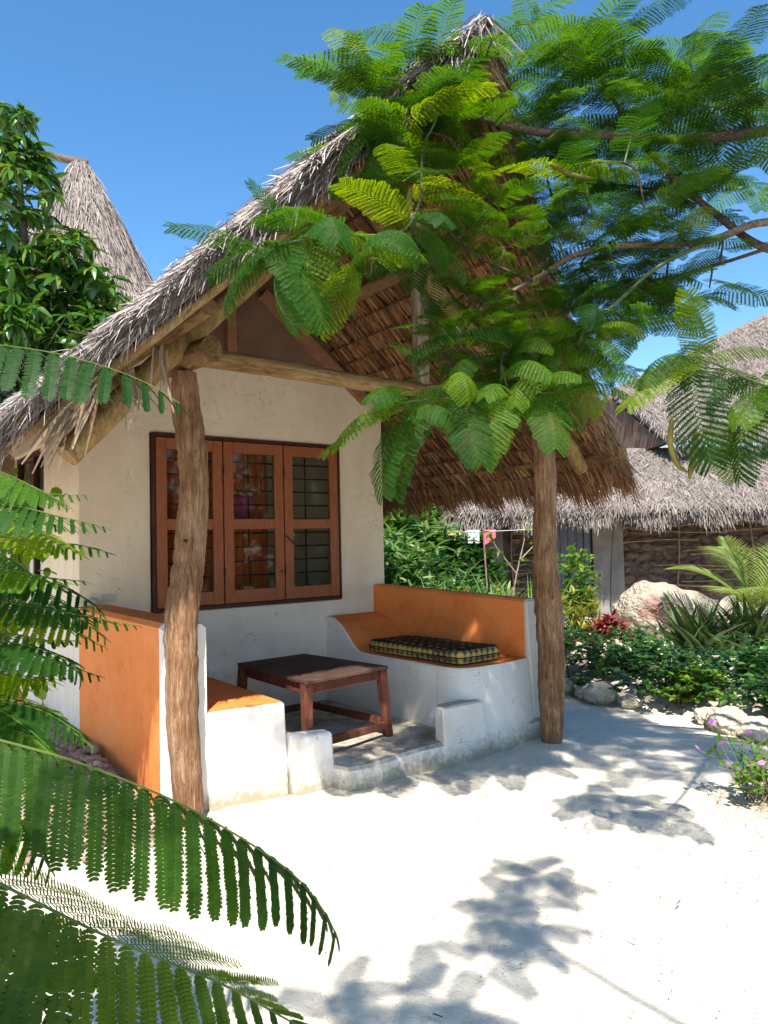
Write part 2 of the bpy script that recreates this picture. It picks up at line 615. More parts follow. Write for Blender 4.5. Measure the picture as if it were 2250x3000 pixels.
    MAT['aloe_leaf'] = leafmat('aloe_leaf', [(.05, (.025, .060, .020)), (.5, (.050, .105, .030)), (.95, (.14, .19, .055))], .08, rough=.4)
    MAT['palm_leaf'] = leafmat('palm_leaf', [(.05, (.07, .15, .03)), (.5, (.16, .24, .055)), (.95, (.34, .36, .12))], .3, rough=.4)
    MAT['far_leaf'] = leafmat('far_leaf', [(.05, (.020, .075, .012)), (.5, (.045, .135, .018)), (.95, (.12, .24, .03))], .32)
    MAT['petal'] = leafmat('petal', [(.0, (.48, .12, .42)), (1.0, (.66, .28, .58))], .3)
    MAT['red_petal'] = leafmat('red_petal', [(.0, (.55, .05, .04)), (1.0, (.62, .13, .10))], .3)
    MAT['pod'] = simple('pod', (.10, .085, .012), (.21, .17, .03), 7, .5)
    MAT['dry_leaf'] = leafmat('dry_leaf', [(0, (.07, .04, .02)), (.6, (.20, .13, .07)), (1.0, (.34, .25, .15))], .15)
    MAT['stem_green'] = simple('stem_green', (.06, .10, .03), (.14, .16, .06), 10, .6)

    # stones
    MAT['coral_rock'] = simple('coral_rock', (.20, .155, .105), (.56, .47, .355), 7, .95, .9, .05, c3=(.66, .58, .46), lo=.28, hi=.7)
    MAT['wall_stone'] = simple('wall_stone', (.07, .046, .032), (.17, .118, .085), 9, .95, .9, .03, c3=(.28, .22, .175), isl=.4)
    MAT['mud_wall'] = simple('mud_wall', (.065, .045, .036), (.15, .11, .09), 6, .95, .8, .04)
    MAT['grey_render'] = simple('grey_render', (.16, .15, .15), (.28, .265, .25), 4, .95, .4, .02)
    MAT['stick'] = simple('stick', (.16, .105, .07), (.32, .23, .16), 9, .9)
    MAT['gravel'] = simple('gravel', (.17, .095, .065), (.42, .32, .25), 5, .95, .6, .02, isl=.3)
    MAT['soil'] = simple('soil', (.16, .12, .085), (.46, .40, .32), 3.5, .95, .6, .05, c3=(.62, .56, .47))
    # boulder with a weathered red splash of paint
    m, n, l = newmat('boulder_rock')
    co = n.new('ShaderNodeTexCoord').outputs['Object']
    nb = noise(n, l, 5, 7, .7, co)
    vo = n.new('ShaderNodeTexVoronoi')
    vo.inputs['Scale'].default_value = 22
    l.new(co, vo.inputs['Vector'])
    r = ramp(n, [(.3, (.24, .20, .15)), (.5, (.42, .36, .28)), (.7, (.52, .46, .37))])
    l.new(nb.outputs[0], r.inputs[0])
    vm = n.new('ShaderNodeVectorMath')
    vm.operation = 'DISTANCE'
    l.new(co, vm.inputs[0])
    vm.inputs[1].default_value = (-.22, -.42, .14)
    dd = math_(n, l, 'ADD', vm.outputs['Value'], math_(n, l, 'MULTIPLY', nb.outputs[0], .38))
    c = mixc(n, l, r.outputs[0], (.26, .10, .10), math_(n, l, 'MULTIPLY', maprange(n, l, dd, .44, .36), .65))
    h = math_(n, l, 'ADD', nb.outputs[0], math_(n, l, 'MULTIPLY', vo.outputs['Distance'], .5))
    finish(m, n, l, c, .95, h, 1.0, .06, .1)
    MAT['boulder_rock'] = m

    # printed cotton of the cushion
    m, n, l = newmat('printed_cotton')
    co = n.new('ShaderNodeTexCoord').outputs['Object']
    vo = n.new('ShaderNodeTexVoronoi')
    vo.inputs['Scale'].default_value = 17
    vo.inputs['Randomness'].default_value = .12
    l.new(co, vo.inputs['Vector'])
    d = vo.outputs['Distance']
    r = ramp(n, [(.0, (.62, .20, .012)), (.12, (.66, .24, .015)), (.16, (.74, .46, .02)), (.30, (.62, .38, .04)), (.36, (.40, .32, .14)), (.50, (.30, .24, .10)), (.56, (.12, .12, .05)), (.62, (.03, .035, .035)), (.8, (.26, .06, .02))])
    l.new(d, r.inputs[0])
    ck = n.new('ShaderNodeTexVoronoi')
    ck.inputs['Scale'].default_value = 36
    l.new(co, ck.inputs['Vector'])
    c = mixc(n, l, r.outputs[0], (.015, .018, .025), maprange(n, l, ck.outputs['Distance'], .34, .30))
    c = mixc(n, l, c, r.outputs[0], .72)
    finish(m, n, l, c, .9, None, spec=.1)
    MAT['printed_cotton'] = m
    m, n, l = newmat('printed_cotton_shaded')  # same cotton darkened for the top panel, its shade put into the colour
    co = n.new('ShaderNodeTexCoord').outputs['Object']
    vo = n.new('ShaderNodeTexVoronoi')
    vo.inputs['Scale'].default_value = 11
    vo.inputs['Randomness'].default_value = .2
    l.new(co, vo.inputs['Vector'])
    r = ramp(n, [(.0, (.34, .20, .02)), (.20, (.26, .15, .02)), (.26, (.06, .05, .03)), (.5, (.025, .025, .028)), (.8, (.14, .04, .02))])
    l.new(vo.outputs['Distance'], r.inputs[0])
    finish(m, n, l, r.outputs[0], .9, None, spec=.1)
    MAT['printed_cotton_shaded'] = m
    MAT['piping'] = simple('piping', (.008, .008, .01), (.02, .02, .025), 20, .9)
    MAT['white_cloth'] = simple('white_cloth', (.72, .74, .80), (.80, .82, .86), 5, .9)
    MAT['pink_cloth'] = simple('pink_cloth', (.62, .10, .16), (.74, .17, .24), 5, .9)
    MAT['yellow_cloth'] = simple('yellow_cloth', (.62, .42, .14), (.7, .5, .2), 5, .9)
    MAT['magenta_cloth'] = simple('magenta_cloth', (.40, .03, .16), (.52, .06, .24), 5, .9)
    MAT['blue_door'] = simple('blue_door', (.10, .12, .17), (.17, .19, .25), 6, .7, stretch=(6, 6, .5))
    MAT['plastic_grey'] = simple('plastic_grey', (.42, .40, .36), (.5, .48, .44), 5, .5)


make_materials()

# measured branch, twig and frond positions (metres), plus added unseen shade leaves
LIMBS = [
    ([(2.49, -4.53, 2.63), (2.19, -4.28, 3.36), (1.97, -4.06, 3.55), (1.78, -3.79, 3.56), (1.57, -3.57, 3.56), (1.38, -3.37, 3.59), (1.12, -3.04, 3.69), (0.91, -2.77, 3.82), (0.74, -2.58, 3.91)], 0.05, 0.022),
    ([(2.49, -4.53, 2.63), (2.16, -4.17, 2.86), (1.87, -3.77, 2.98), (1.74, -3.56, 3.22), (1.56, -3.37, 3.52), (1.5, -3.21, 3.83), (1.46, -3.07, 4.12), (1.35, -2.88, 4.33), (1.32, -2.74, 4.53)], 0.04, 0.008),
    ([(2.49, -4.53, 2.63), (2.16, -4.17, 3.0), (1.82, -3.8, 3.1), (1.68, -3.56, 3.05), (1.5, -3.24, 3.1), (1.35, -3.0, 3.09), (1.21, -2.77, 2.99), (1.02, -2.55, 2.88)], 0.038, 0.014),
    ([(1.68, -3.56, 3.05), (1.47, -3.39, 2.92), (1.25, -3.28, 2.72), (1.07, -3.2, 2.55), (0.72, -3.05, 2.27), (0.2, -2.83, 2.18)], 0.016, 0.005),
    ([(0.74, -2.58, 3.91), (0.42, -2.76, 3.51), (0.25, -2.92, 3.16), (0.11, -3.0, 2.95), (-0.03, -3.01, 2.87), (-0.26, -2.96, 2.84), (-0.44, -2.89, 2.79), (-0.59, -2.83, 2.72)], 0.013, 0.004),
    ([(2.16, -4.17, 3.0), (1.32, -4.26, 2.34), (0.94, -4.27, 2.08), (0.85, -4.2, 2.09), (0.81, -4.05, 2.18), (0.78, -3.97, 2.22)], 0.02, 0.005),
    ([(0.74, -2.58, 3.91), (0.55, -2.57, 3.95), (0.4, -2.52, 4.02), (0.25, -2.48, 4.09)], 0.014, 0.006),
    ([(1.5, -3.21, 3.83), (1.7, -3.37, 3.95), (1.92, -3.55, 4.03)], 0.012, 0.006),
    ([(1.87, -3.77, 2.98), (1.83, -3.55, 2.97), (1.78, -3.26, 2.97), (1.72, -2.96, 2.99), (1.54, -2.69, 2.87)], 0.014, 0.006),
    ([(2.1, -4.21, 3.43), (1.94, -4.04, 3.64), (1.77, -3.85, 3.68), (1.63, -3.68, 3.67)], 0.02, 0.006),
    ([(1.21, -2.77, 2.99), (0.87, -2.7, 3.06), (0.62, -2.76, 3.08), (0.49, -2.8, 3.16)], 0.012, 0.006),
    ([(1.02, -2.55, 2.88), (0.73, -2.69, 2.63), (0.5, -2.76, 2.43)], 0.01, 0.005),
    ([(1.69, -3.48, 3.28), (1.69, -3.22, 3.47), (1.65, -2.94, 3.59), (1.51, -2.71, 3.57)], 0.014, 0.006),
]
TIPS = [
    ((0.48, -2.58, 4.08), 5, 0.4),
    ((0.67, -2.66, 4.04), 5, 0.4),
    ((0.3, -2.56, 3.81), 4, 0.38),
    ((0.49, -2.64, 3.73), 5, 0.38),
    ((0.81, -2.7, 3.91), 4, 0.38),
    ((0.21, -2.5, 3.97), 3, 0.36),
    ((0.3, -2.67, 3.53), 4, 0.36),
    ((0.21, -2.6, 3.6), 3, 0.34),
    ((1.38, -2.67, 4.63), 5, 0.36),
    ((1.41, -2.8, 4.45), 4, 0.36),
    ((1.06, -2.77, 4.11), 5, 0.38),
    ((1.77, -2.96, 4.51), 4, 0.36),
    ((1.4, -3.15, 4.01), 5, 0.38),
    ((1.67, -3.47, 3.91), 5, 0.4),
    ((1.73, -3.65, 3.94), 5, 0.42),
    ((1.29, -3.06, 3.88), 5, 0.36),
    ((1.41, -3.27, 3.82), 5, 0.38),
    ((1.67, -3.71, 3.68), 5, 0.4),
    ((1.7, -3.86, 3.63), 4, 0.42),
    ((1.38, -2.99, 3.66), 5, 0.36),
    ((1.57, -3.13, 3.6), 5, 0.36),
    ((1.7, -3.35, 3.47), 5, 0.36),
    ((1.73, -3.62, 3.44), 5, 0.38),
    ((1.41, -2.76, 3.52), 5, 0.34),
    ((1.63, -2.92, 3.49), 5, 0.34),
    ((1.76, -3.14, 3.41), 5, 0.36),
    ((1.78, -3.41, 3.34), 4, 0.36),
    ((1.54, -2.85, 3.32), 4, 0.34),
    ((1.68, -3.06, 3.17), 4, 0.34),
    ((1.78, -3.26, 3.13), 4, 0.34),
    ((1.81, -3.54, 3.04), 3, 0.34),
    ((1.63, -2.9, 3.02), 4, 0.34),
    ((1.81, -3.03, 2.93), 4, 0.34),
    ((1.78, -3.26, 2.97), 3, 0.34),
    ((1.51, -2.92, 2.8), 4, 0.34),
    ((1.7, -3.06, 2.74), 3, 0.34),
    ((1.62, -3.37, 2.67), 3, 0.32),
    ((1.48, -2.78, 2.94), 4, 0.32),
    ((0.14, -3.02, 2.94), 4, 0.36),
    ((0.44, -2.89, 3.18), 4, 0.34),
    ((0.65, -2.79, 3.13), 5, 0.34),
    ((0.33, -2.91, 2.87), 4, 0.34),
    ((0.84, -2.82, 3.29), 4, 0.34),
    ((0.98, -2.78, 3.11), 4, 0.34),
    ((0.22, -2.84, 3.25), 3, 0.34),
    ((0.72, -2.74, 3.52), 3, 0.34),
    ((-0.27, -2.96, 2.85), 3, 0.36),
    ((-0.42, -2.91, 2.8), 3, 0.34),
    ((-0.2, -3.0, 2.76), 3, 0.38),
    ((-0.02, -2.89, 2.74), 2, 0.34),
    ((0.73, -2.7, 2.8), 4, 0.36),
    ((0.98, -2.77, 2.78), 4, 0.36),
    ((0.95, -2.99, 2.61), 5, 0.36),
    ((0.56, -2.7, 2.65), 3, 0.34),
    ((0.63, -2.86, 2.45), 5, 0.36),
    ((0.76, -3.02, 2.43), 5, 0.38),
    ((0.97, -3.12, 2.42), 5, 0.36),
    ((0.63, -3.04, 2.25), 5, 0.38),
    ((0.42, -2.94, 2.25), 5, 0.36),
    ((0.23, -2.86, 2.18), 4, 0.36),
    ((0.83, -3.13, 2.24), 5, 0.36),
    ((0.75, -2.84, 2.6), 4, 0.36),
    ((1.06, -3.13, 2.57), 4, 0.34),
    ((0.78, -3.97, 2.22), 3, 0.3),
    ((0.8, -4.01, 2.19), 2, 0.3),
    ((0.84, -4.2, 2.08), 4, 0.36),
    ((0.89, -4.29, 1.95), 3, 0.36),
    ((0.57, -4.74, 6.16), 5, 0.35),
    ((0.74, -4.92, 5.85), 5, 0.34),
    ((0.93, -5.12, 5.77), 5, 0.37),
    ((0.84, -5.03, 5.25), 5, 0.36),
    ((0.68, -4.85, 5.37), 5, 0.4),
    ((1.07, -5.38, 5.01), 5, 0.35),
    ((0.55, -4.68, 5.22), 5, 0.36),
    ((1.14, -5.23, 4.93), 5, 0.36),
    ((1.19, -5.39, 4.69), 5, 0.35),
    ((1.04, -5.03, 4.86), 5, 0.39),
    ((0.6, -4.69, 4.7), 5, 0.36),
    ((1.12, -5.19, 4.43), 5, 0.35),
    ((0.79, -4.82, 4.43), 5, 0.35),
    ((0.85, -4.97, 3.99), 5, 0.35),
    ((0.41, -4.61, 4.69), 5, 0.39),
    ((0.01, -4.58, 5.19), 5, 0.33),
    ((-0.39, -4.41, 5.2), 5, 0.39),
    ((-0.58, -4.33, 5.18), 5, 0.37),
    ((-0.14, -4.52, 4.95), 5, 0.36),
    ((1.15, -5.34, 4.4), 5, 0.39),
    ((0.16, -4.8, 3.49), 5, 0.39),
    ((0.47, -4.82, 4.2), 5, 0.38),
    ((1.1, -5.45, 4.84), 5, 0.34),
    ((0.32, -2.74, 3.68), 3, 0.35),
    ((0.37, -2.71, 3.49), 3, 0.42),
    ((0.23, -2.43, 3.55), 3, 0.38),
    ((0.48, -2.62, 3.81), 3, 0.35),
    ((0.38, -2.84, 3.67), 3, 0.4),
    ((0.52, -2.76, 4.01), 3, 0.38),
    ((0.25, -2.86, 3.56), 3, 0.39),
    ((0.24, -2.76, 3.46), 3, 0.41),
    ((0.57, -2.7, 3.75), 3, 0.34),
    ((0.46, -2.7, 3.72), 3, 0.37),
    ((0.19, -2.56, 3.94), 3, 0.35),
    ((0.15, -2.58, 3.82), 3, 0.38),
    ((1.08, -5.28, 4.19), 4, 0.34),
    ((2.06, -3.3, 3.83), 4, 0.37),
    ((1.31, -3.08, 4.17), 4, 0.43),
    ((1.26, -3.4, 4.0), 4, 0.38),
    ((1.45, -2.57, 4.01), 4, 0.37),
    ((1.07, -2.91, 4.2), 4, 0.43),
    ((1.65, -3.12, 3.86), 4, 0.37),
    ((1.21, -2.83, 3.63), 4, 0.37),
    ((1.84, -2.69, 3.16), 4, 0.37),
    ((2.09, -3.24, 3.66), 4, 0.37),
    ((1.51, -3.07, 3.17), 4, 0.4),
    ((1.57, -3.11, 2.99), 4, 0.36),
    ((1.47, -3.14, 2.84), 4, 0.31),
    ((1.18, -2.93, 3.81), 4, 0.36),
    ((1.15, -3.11, 4.07), 4, 0.35),
    ((2.07, -2.73, 3.52), 4, 0.34),
    ((1.65, -2.49, 3.51), 4, 0.34),
    ((2.56, -2.94, 4.31), 4, 0.38),
    ((1.79, -2.65, 3.78), 4, 0.38),
    ((2.02, -3.34, 4.37), 4, 0.35),
    ((1.4, -2.76, 3.73), 4, 0.34),
    ((1.13, -2.95, 3.24), 4, 0.31),
    ((1.86, -2.71, 4.01), 4, 0.35),
    ((1.08, -3.29, 3.14), 4, 0.32),
    ((1.54, -3.53, 3.07), 4, 0.31),
    ((1.25, -3.47, 3.15), 4, 0.34),
    ((1.2, -3.2, 4.02), 4, 0.33),
    ((2.24, -3.17, 4.46), 4, 0.36),
    ((1.43, -2.52, 3.99), 4, 0.4),
    ((2.47, -3.4, 3.62), 4, 0.4),
    ((1.01, -3.22, 3.37), 4, 0.38),
    ((1.63, -3.47, 3.86), 4, 0.35),
    ((1.9, -3.46, 4.07), 4, 0.35),
    ((1.82, -2.66, 3.23), 4, 0.4),
    ((1.73, -3.36, 3.28), 4, 0.35),
    ((1.23, -3.38, 3.41), 4, 0.38),
    ((2.22, -3.45, 4.0), 4, 0.34),
    ((1.57, -2.99, 3.84), 4, 0.38),
    ((0.51, -2.91, 2.54), 4, 0.39),
    ((0.81, -2.57, 2.63), 4, 0.35),
    ((1.22, -3.14, 2.41), 4, 0.37),
    ((1.13, -2.76, 2.79), 4, 0.35),
    ((0.97, -3.34, 2.25), 4, 0.34),
    ((0.68, -3.01, 2.31), 4, 0.37),
    ((0.92, -2.64, 2.43), 4, 0.38),
    ((0.59, -2.75, 2.39), 4, 0.39),
    ((1.03, -2.67, 2.34), 4, 0.39),
    ((1.13, -3.04, 2.35), 4, 0.33),
    ((0.96, -3.36, 2.53), 4, 0.35),
    ((0.97, -2.68, 2.92), 4, 0.33),
    ((0.99, -3.25, 2.49), 4, 0.35),
    ((1.61, -2.91, 3.07), 4, 0.32),
    ((1.46, -3.2, 2.87), 4, 0.35),
    ((1.51, -3.33, 2.79), 4, 0.33),
    ((1.58, -3.05, 2.75), 4, 0.34),
    ((1.64, -3.41, 2.77), 4, 0.34),
    ((1.7, -3.18, 2.71), 4, 0.35),
    ((1.23, -3.18, 2.59), 4, 0.36),
    ((1.78, -3.5, 2.84), 4, 0.35),
    ((1.39, -2.95, 2.85), 4, 0.35),
]
HERO = [
    ([(-1.869, -4.504, 1.325), (-1.804, -4.577, 1.307), (-1.735, -4.654, 1.284), (-1.657, -4.748, 1.246), (-1.593, -4.832, 1.198), (-1.57, -4.873, 1.165), (-1.56, -4.891, 1.134)], 0.108, 27, 0.1, 0.95, 0.1),
    ([(-1.9, -4.703, 1.266), (-1.836, -4.775, 1.228), (-1.772, -4.846, 1.193), (-1.724, -4.894, 1.17), (-1.695, -4.928, 1.158), (-1.653, -4.971, 1.131)], 0.105, 22, 0.22, 0.5, 0.1),
    ([(-1.781, -3.836, 1.937), (-1.702, -3.958, 1.915), (-1.62, -4.069, 1.884), (-1.549, -4.17, 1.842), (-1.502, -4.229, 1.807), (-1.471, -4.276, 1.771)], 0.118, 14, 0.15, 0.75, 0.1),
    ([(-1.785, -3.624, 1.529), (-1.672, -3.772, 1.532), (-1.601, -3.864, 1.535), (-1.544, -3.932, 1.526), (-1.509, -3.983, 1.51)], 0.078, 20, 0.17, 0.19, 0.15),
    ([(-1.774, -3.504, 1.475), (-1.654, -3.658, 1.468), (-1.581, -3.774, 1.452), (-1.519, -3.869, 1.407), (-1.497, -3.897, 1.377)], 0.085, 20, 0.12, 0.36, 0.2),
    ([(-1.784, -3.619, 1.422), (-1.671, -3.767, 1.412), (-1.589, -3.891, 1.395), (-1.525, -3.989, 1.378), (-1.476, -4.05, 1.366)], 0.078, 23, 0.07, 0.17, 0.2),
    ([(-1.771, -3.751, 1.351), (-1.689, -3.875, 1.341), (-1.637, -3.952, 1.329), (-1.592, -4.01, 1.304), (-1.572, -4.023, 1.268)], 0.085, 20, 0.07, 0.28, 0.2),
    ([(-1.804, -3.846, 1.248), (-1.705, -3.971, 1.239), (-1.65, -4.05, 1.227), (-1.6, -4.123, 1.191)], 0.091, 20, 0.07, 0.39, 0.2),
    ([(-1.775, -3.511, 1.61), (-1.653, -3.653, 1.61), (-1.602, -3.741, 1.592), (-1.55, -3.804, 1.567)], 0.078, 17, 0.07, 0.27, 0.2),
    ([(-1.815, -3.961, 1.193), (-1.732, -4.049, 1.212), (-1.687, -4.121, 1.202), (-1.647, -4.187, 1.161)], 0.091, 18, 0.05, 0.54, 0.2),
    ([(-1.862, -4.429, 1.236), (-1.801, -4.499, 1.21), (-1.77, -4.547, 1.186), (-1.75, -4.572, 1.146)], 0.06, 14, 0.07, 0.54, 0.2),
    ([(-1.903, -4.748, 1.199), (-1.862, -4.804, 1.189), (-1.827, -4.841, 1.164), (-1.809, -4.866, 1.136)], 0.085, 12, 0.45, 0.3, 0.1),
    ([(-1.788, -3.672, 1.287), (-1.68, -3.816, 1.268), (-1.613, -3.917, 1.266), (-1.567, -3.978, 1.288)], 0.072, 18, 0.03, 0.42, 0.2),
    ([(-1.77, -3.458, 1.735), (-1.672, -3.593, 1.704), (-1.615, -3.659, 1.658), (-1.585, -3.703, 1.592)], 0.078, 15, 0.1, 0.43, 0.2),
    ([(-2.179, -4.4, 2.022), (-2.107, -4.485, 2.011), (-2.04, -4.566, 1.987), (-1.987, -4.619, 1.981)], 0.075, 20, 0.09, 0.5, 0.2),
    ([(-2.215, -4.085, 1.724), (-2.151, -4.164, 1.72), (-2.09, -4.24, 1.678), (-2.042, -4.287, 1.636)], 0.075, 20, 0.11, 0.17, 0.2),
    ([(-2.166, -4.08, 2.214), (-2.077, -4.178, 2.192), (-1.992, -4.27, 2.116), (-1.922, -4.332, 2.036)], 0.075, 20, 0.12, 0.4, 0.2),
    ([(-2.235, -4.09, 1.856), (-2.143, -4.191, 1.84), (-2.055, -4.285, 1.772), (-1.983, -4.348, 1.691)], 0.075, 20, 0.04, 0.44, 0.2),
    ([(-2.102, -4.419, 1.867), (-2.03, -4.505, 1.863), (-1.962, -4.587, 1.847), (-1.907, -4.642, 1.848)], 0.075, 20, 0.15, 0.26, 0.2),
    ([(-2.159, -4.09, 2.14), (-2.081, -4.179, 2.118), (-2.007, -4.262, 2.039), (-1.946, -4.317, 1.952)], 0.075, 20, 0.03, 0.27, 0.2),
    ([(-2.13, -4.292, 1.839), (-2.071, -4.368, 1.835), (-2.015, -4.441, 1.808), (-1.97, -4.487, 1.79)], 0.075, 20, 0.11, 0.33, 0.2),
    ([(-2.167, -4.325, 1.805), (-2.09, -4.414, 1.797), (-2.017, -4.499, 1.761), (-1.959, -4.554, 1.73)], 0.075, 20, 0.01, 0.33, 0.2),
    ([(-2.16, -4.368, 1.931), (-2.079, -4.461, 1.922), (-2.003, -4.549, 1.894), (-1.941, -4.607, 1.878)], 0.075, 20, 0.1, 0.38, 0.2),
    ([(-2.234, -4.024, 1.931), (-2.175, -4.1, 1.932), (-2.12, -4.173, 1.919), (-2.075, -4.219, 1.926)], 0.075, 20, 0.06, 0.46, 0.2),
    ([(-2.203, -4.29, 2.07), (-2.141, -4.368, 2.055), (-2.082, -4.442, 2.013), (-2.036, -4.488, 1.979)], 0.075, 20, 0.12, 0.25, 0.2),
    ([(-2.21, -4.095, 1.603), (-2.114, -4.199, 1.611), (-2.022, -4.3, 1.608), (-1.948, -4.37, 1.622)], 0.075, 20, 0.06, 0.52, 0.2),
    ([(-2.23, -4.017, 2.058), (-2.149, -4.109, 2.039), (-2.071, -4.196, 1.967), (-2.007, -4.253, 1.886)], 0.075, 20, 0.04, 0.33, 0.2),
    ([(-2.212, -4.267, 2.15), (-2.115, -4.371, 2.134), (-2.024, -4.47, 2.096), (-1.949, -4.537, 2.072)], 0.075, 20, 0.05, 0.38, 0.2),
    ([(-2.107, -4.331, 1.706), (-2.043, -4.411, 1.708), (-1.983, -4.488, 1.698), (-1.934, -4.538, 1.701)], 0.075, 20, 0.14, 0.2, 0.2),
    ([(-2.167, -4.433, 2.117), (-2.106, -4.51, 2.094), (-2.049, -4.582, 2.04), (-2.003, -4.627, 1.99)], 0.075, 20, 0.03, 0.18, 0.2),
    ([(-2.092, -4.799, 1.538), (-2.019, -4.867, 1.53), (-1.976, -4.911, 1.505), (-1.948, -4.936, 1.459)], 0.085, 18, 0.02, 0.36, 0.15),
    ([(-2.091, -4.74, 1.6), (-2.026, -4.802, 1.599), (-1.963, -4.862, 1.593), (-1.922, -4.897, 1.566)], 0.085, 18, 0.09, 0.53, 0.15),
    ([(-2.059, -4.975, 1.396), (-2.014, -5.021, 1.385), (-1.986, -5.054, 1.359), (-1.975, -5.066, 1.32)], 0.085, 18, 0.08, 0.36, 0.15),
    ([(-1.776, -3.868, 1.675), (-1.72, -3.973, 1.673), (-1.665, -4.075, 1.633), (-1.622, -4.131, 1.597)], 0.063, 17, 0.06, 0.4, 0.2),
    ([(-1.699, -3.453, 1.666), (-1.624, -3.572, 1.674), (-1.55, -3.69, 1.65), (-1.492, -3.758, 1.643)], 0.071, 17, 0.1, 0.5, 0.2),
    ([(-1.779, -3.931, 1.6), (-1.708, -4.047, 1.603), (-1.639, -4.161, 1.576), (-1.586, -4.225, 1.557)], 0.068, 17, 0.09, 0.48, 0.2),
    ([(-1.718, -3.827, 1.566), (-1.671, -3.926, 1.57), (-1.624, -4.023, 1.537), (-1.586, -4.075, 1.51)], 0.081, 17, 0.09, 0.18, 0.2),
    ([(-1.65, -3.294, 1.502), (-1.609, -3.388, 1.509), (-1.568, -3.479, 1.459), (-1.534, -3.527, 1.409)], 0.076, 17, 0.05, 0.42, 0.2),
    ([(-1.774, -3.798, 1.477), (-1.705, -3.913, 1.487), (-1.637, -4.027, 1.469), (-1.584, -4.091, 1.46)], 0.068, 17, 0.08, 0.26, 0.2),
    ([(-1.654, -3.402, 1.422), (-1.576, -3.524, 1.426), (-1.498, -3.643, 1.369), (-1.436, -3.711, 1.304)], 0.08, 17, 0.08, 0.17, 0.2),
    ([(-1.737, -3.556, 1.394), (-1.659, -3.679, 1.409), (-1.582, -3.799, 1.396), (-1.522, -3.87, 1.395)], 0.083, 17, 0.15, 0.38, 0.2),
    ([(-1.697, -3.697, 1.382), (-1.633, -3.808, 1.391), (-1.57, -3.917, 1.358), (-1.52, -3.978, 1.323)], 0.065, 17, 0.11, 0.42, 0.2),
    ([(-1.724, -3.378, 1.303), (-1.642, -3.504, 1.322), (-1.559, -3.629, 1.308), (-1.495, -3.703, 1.306)], 0.085, 17, 0.03, 0.18, 0.2),
    ([(-1.701, -3.451, 1.27), (-1.618, -3.577, 1.285), (-1.535, -3.701, 1.256), (-1.471, -3.774, 1.23)], 0.08, 17, 0.07, 0.25, 0.2),
    ([(-1.733, -3.483, 1.223), (-1.678, -3.588, 1.245), (-1.624, -3.691, 1.235), (-1.581, -3.749, 1.235)], 0.078, 17, 0.17, 0.49, 0.2),
    ([(-1.749, -3.757, 1.22), (-1.68, -3.873, 1.231), (-1.612, -3.985, 1.192), (-1.559, -4.048, 1.143)], 0.06, 17, 0.09, 0.21, 0.2),
    ([(-1.783, -3.89, 1.233), (-1.736, -3.989, 1.246), (-1.691, -4.085, 1.217), (-1.655, -4.135, 1.179)], 0.075, 17, 0.05, 0.18, 0.2),
    ([(-1.723, -3.739, 1.138), (-1.683, -3.833, 1.158), (-1.644, -3.925, 1.142), (-1.612, -3.974, 1.125)], 0.073, 17, 0.21, 0.26, 0.2),
    ([(-1.702, -3.436, 1.046), (-1.635, -3.55, 1.065), (-1.569, -3.661, 1.032), (-1.517, -3.724, 0.992)], 0.063, 17, 0.03, 0.41, 0.2),
]
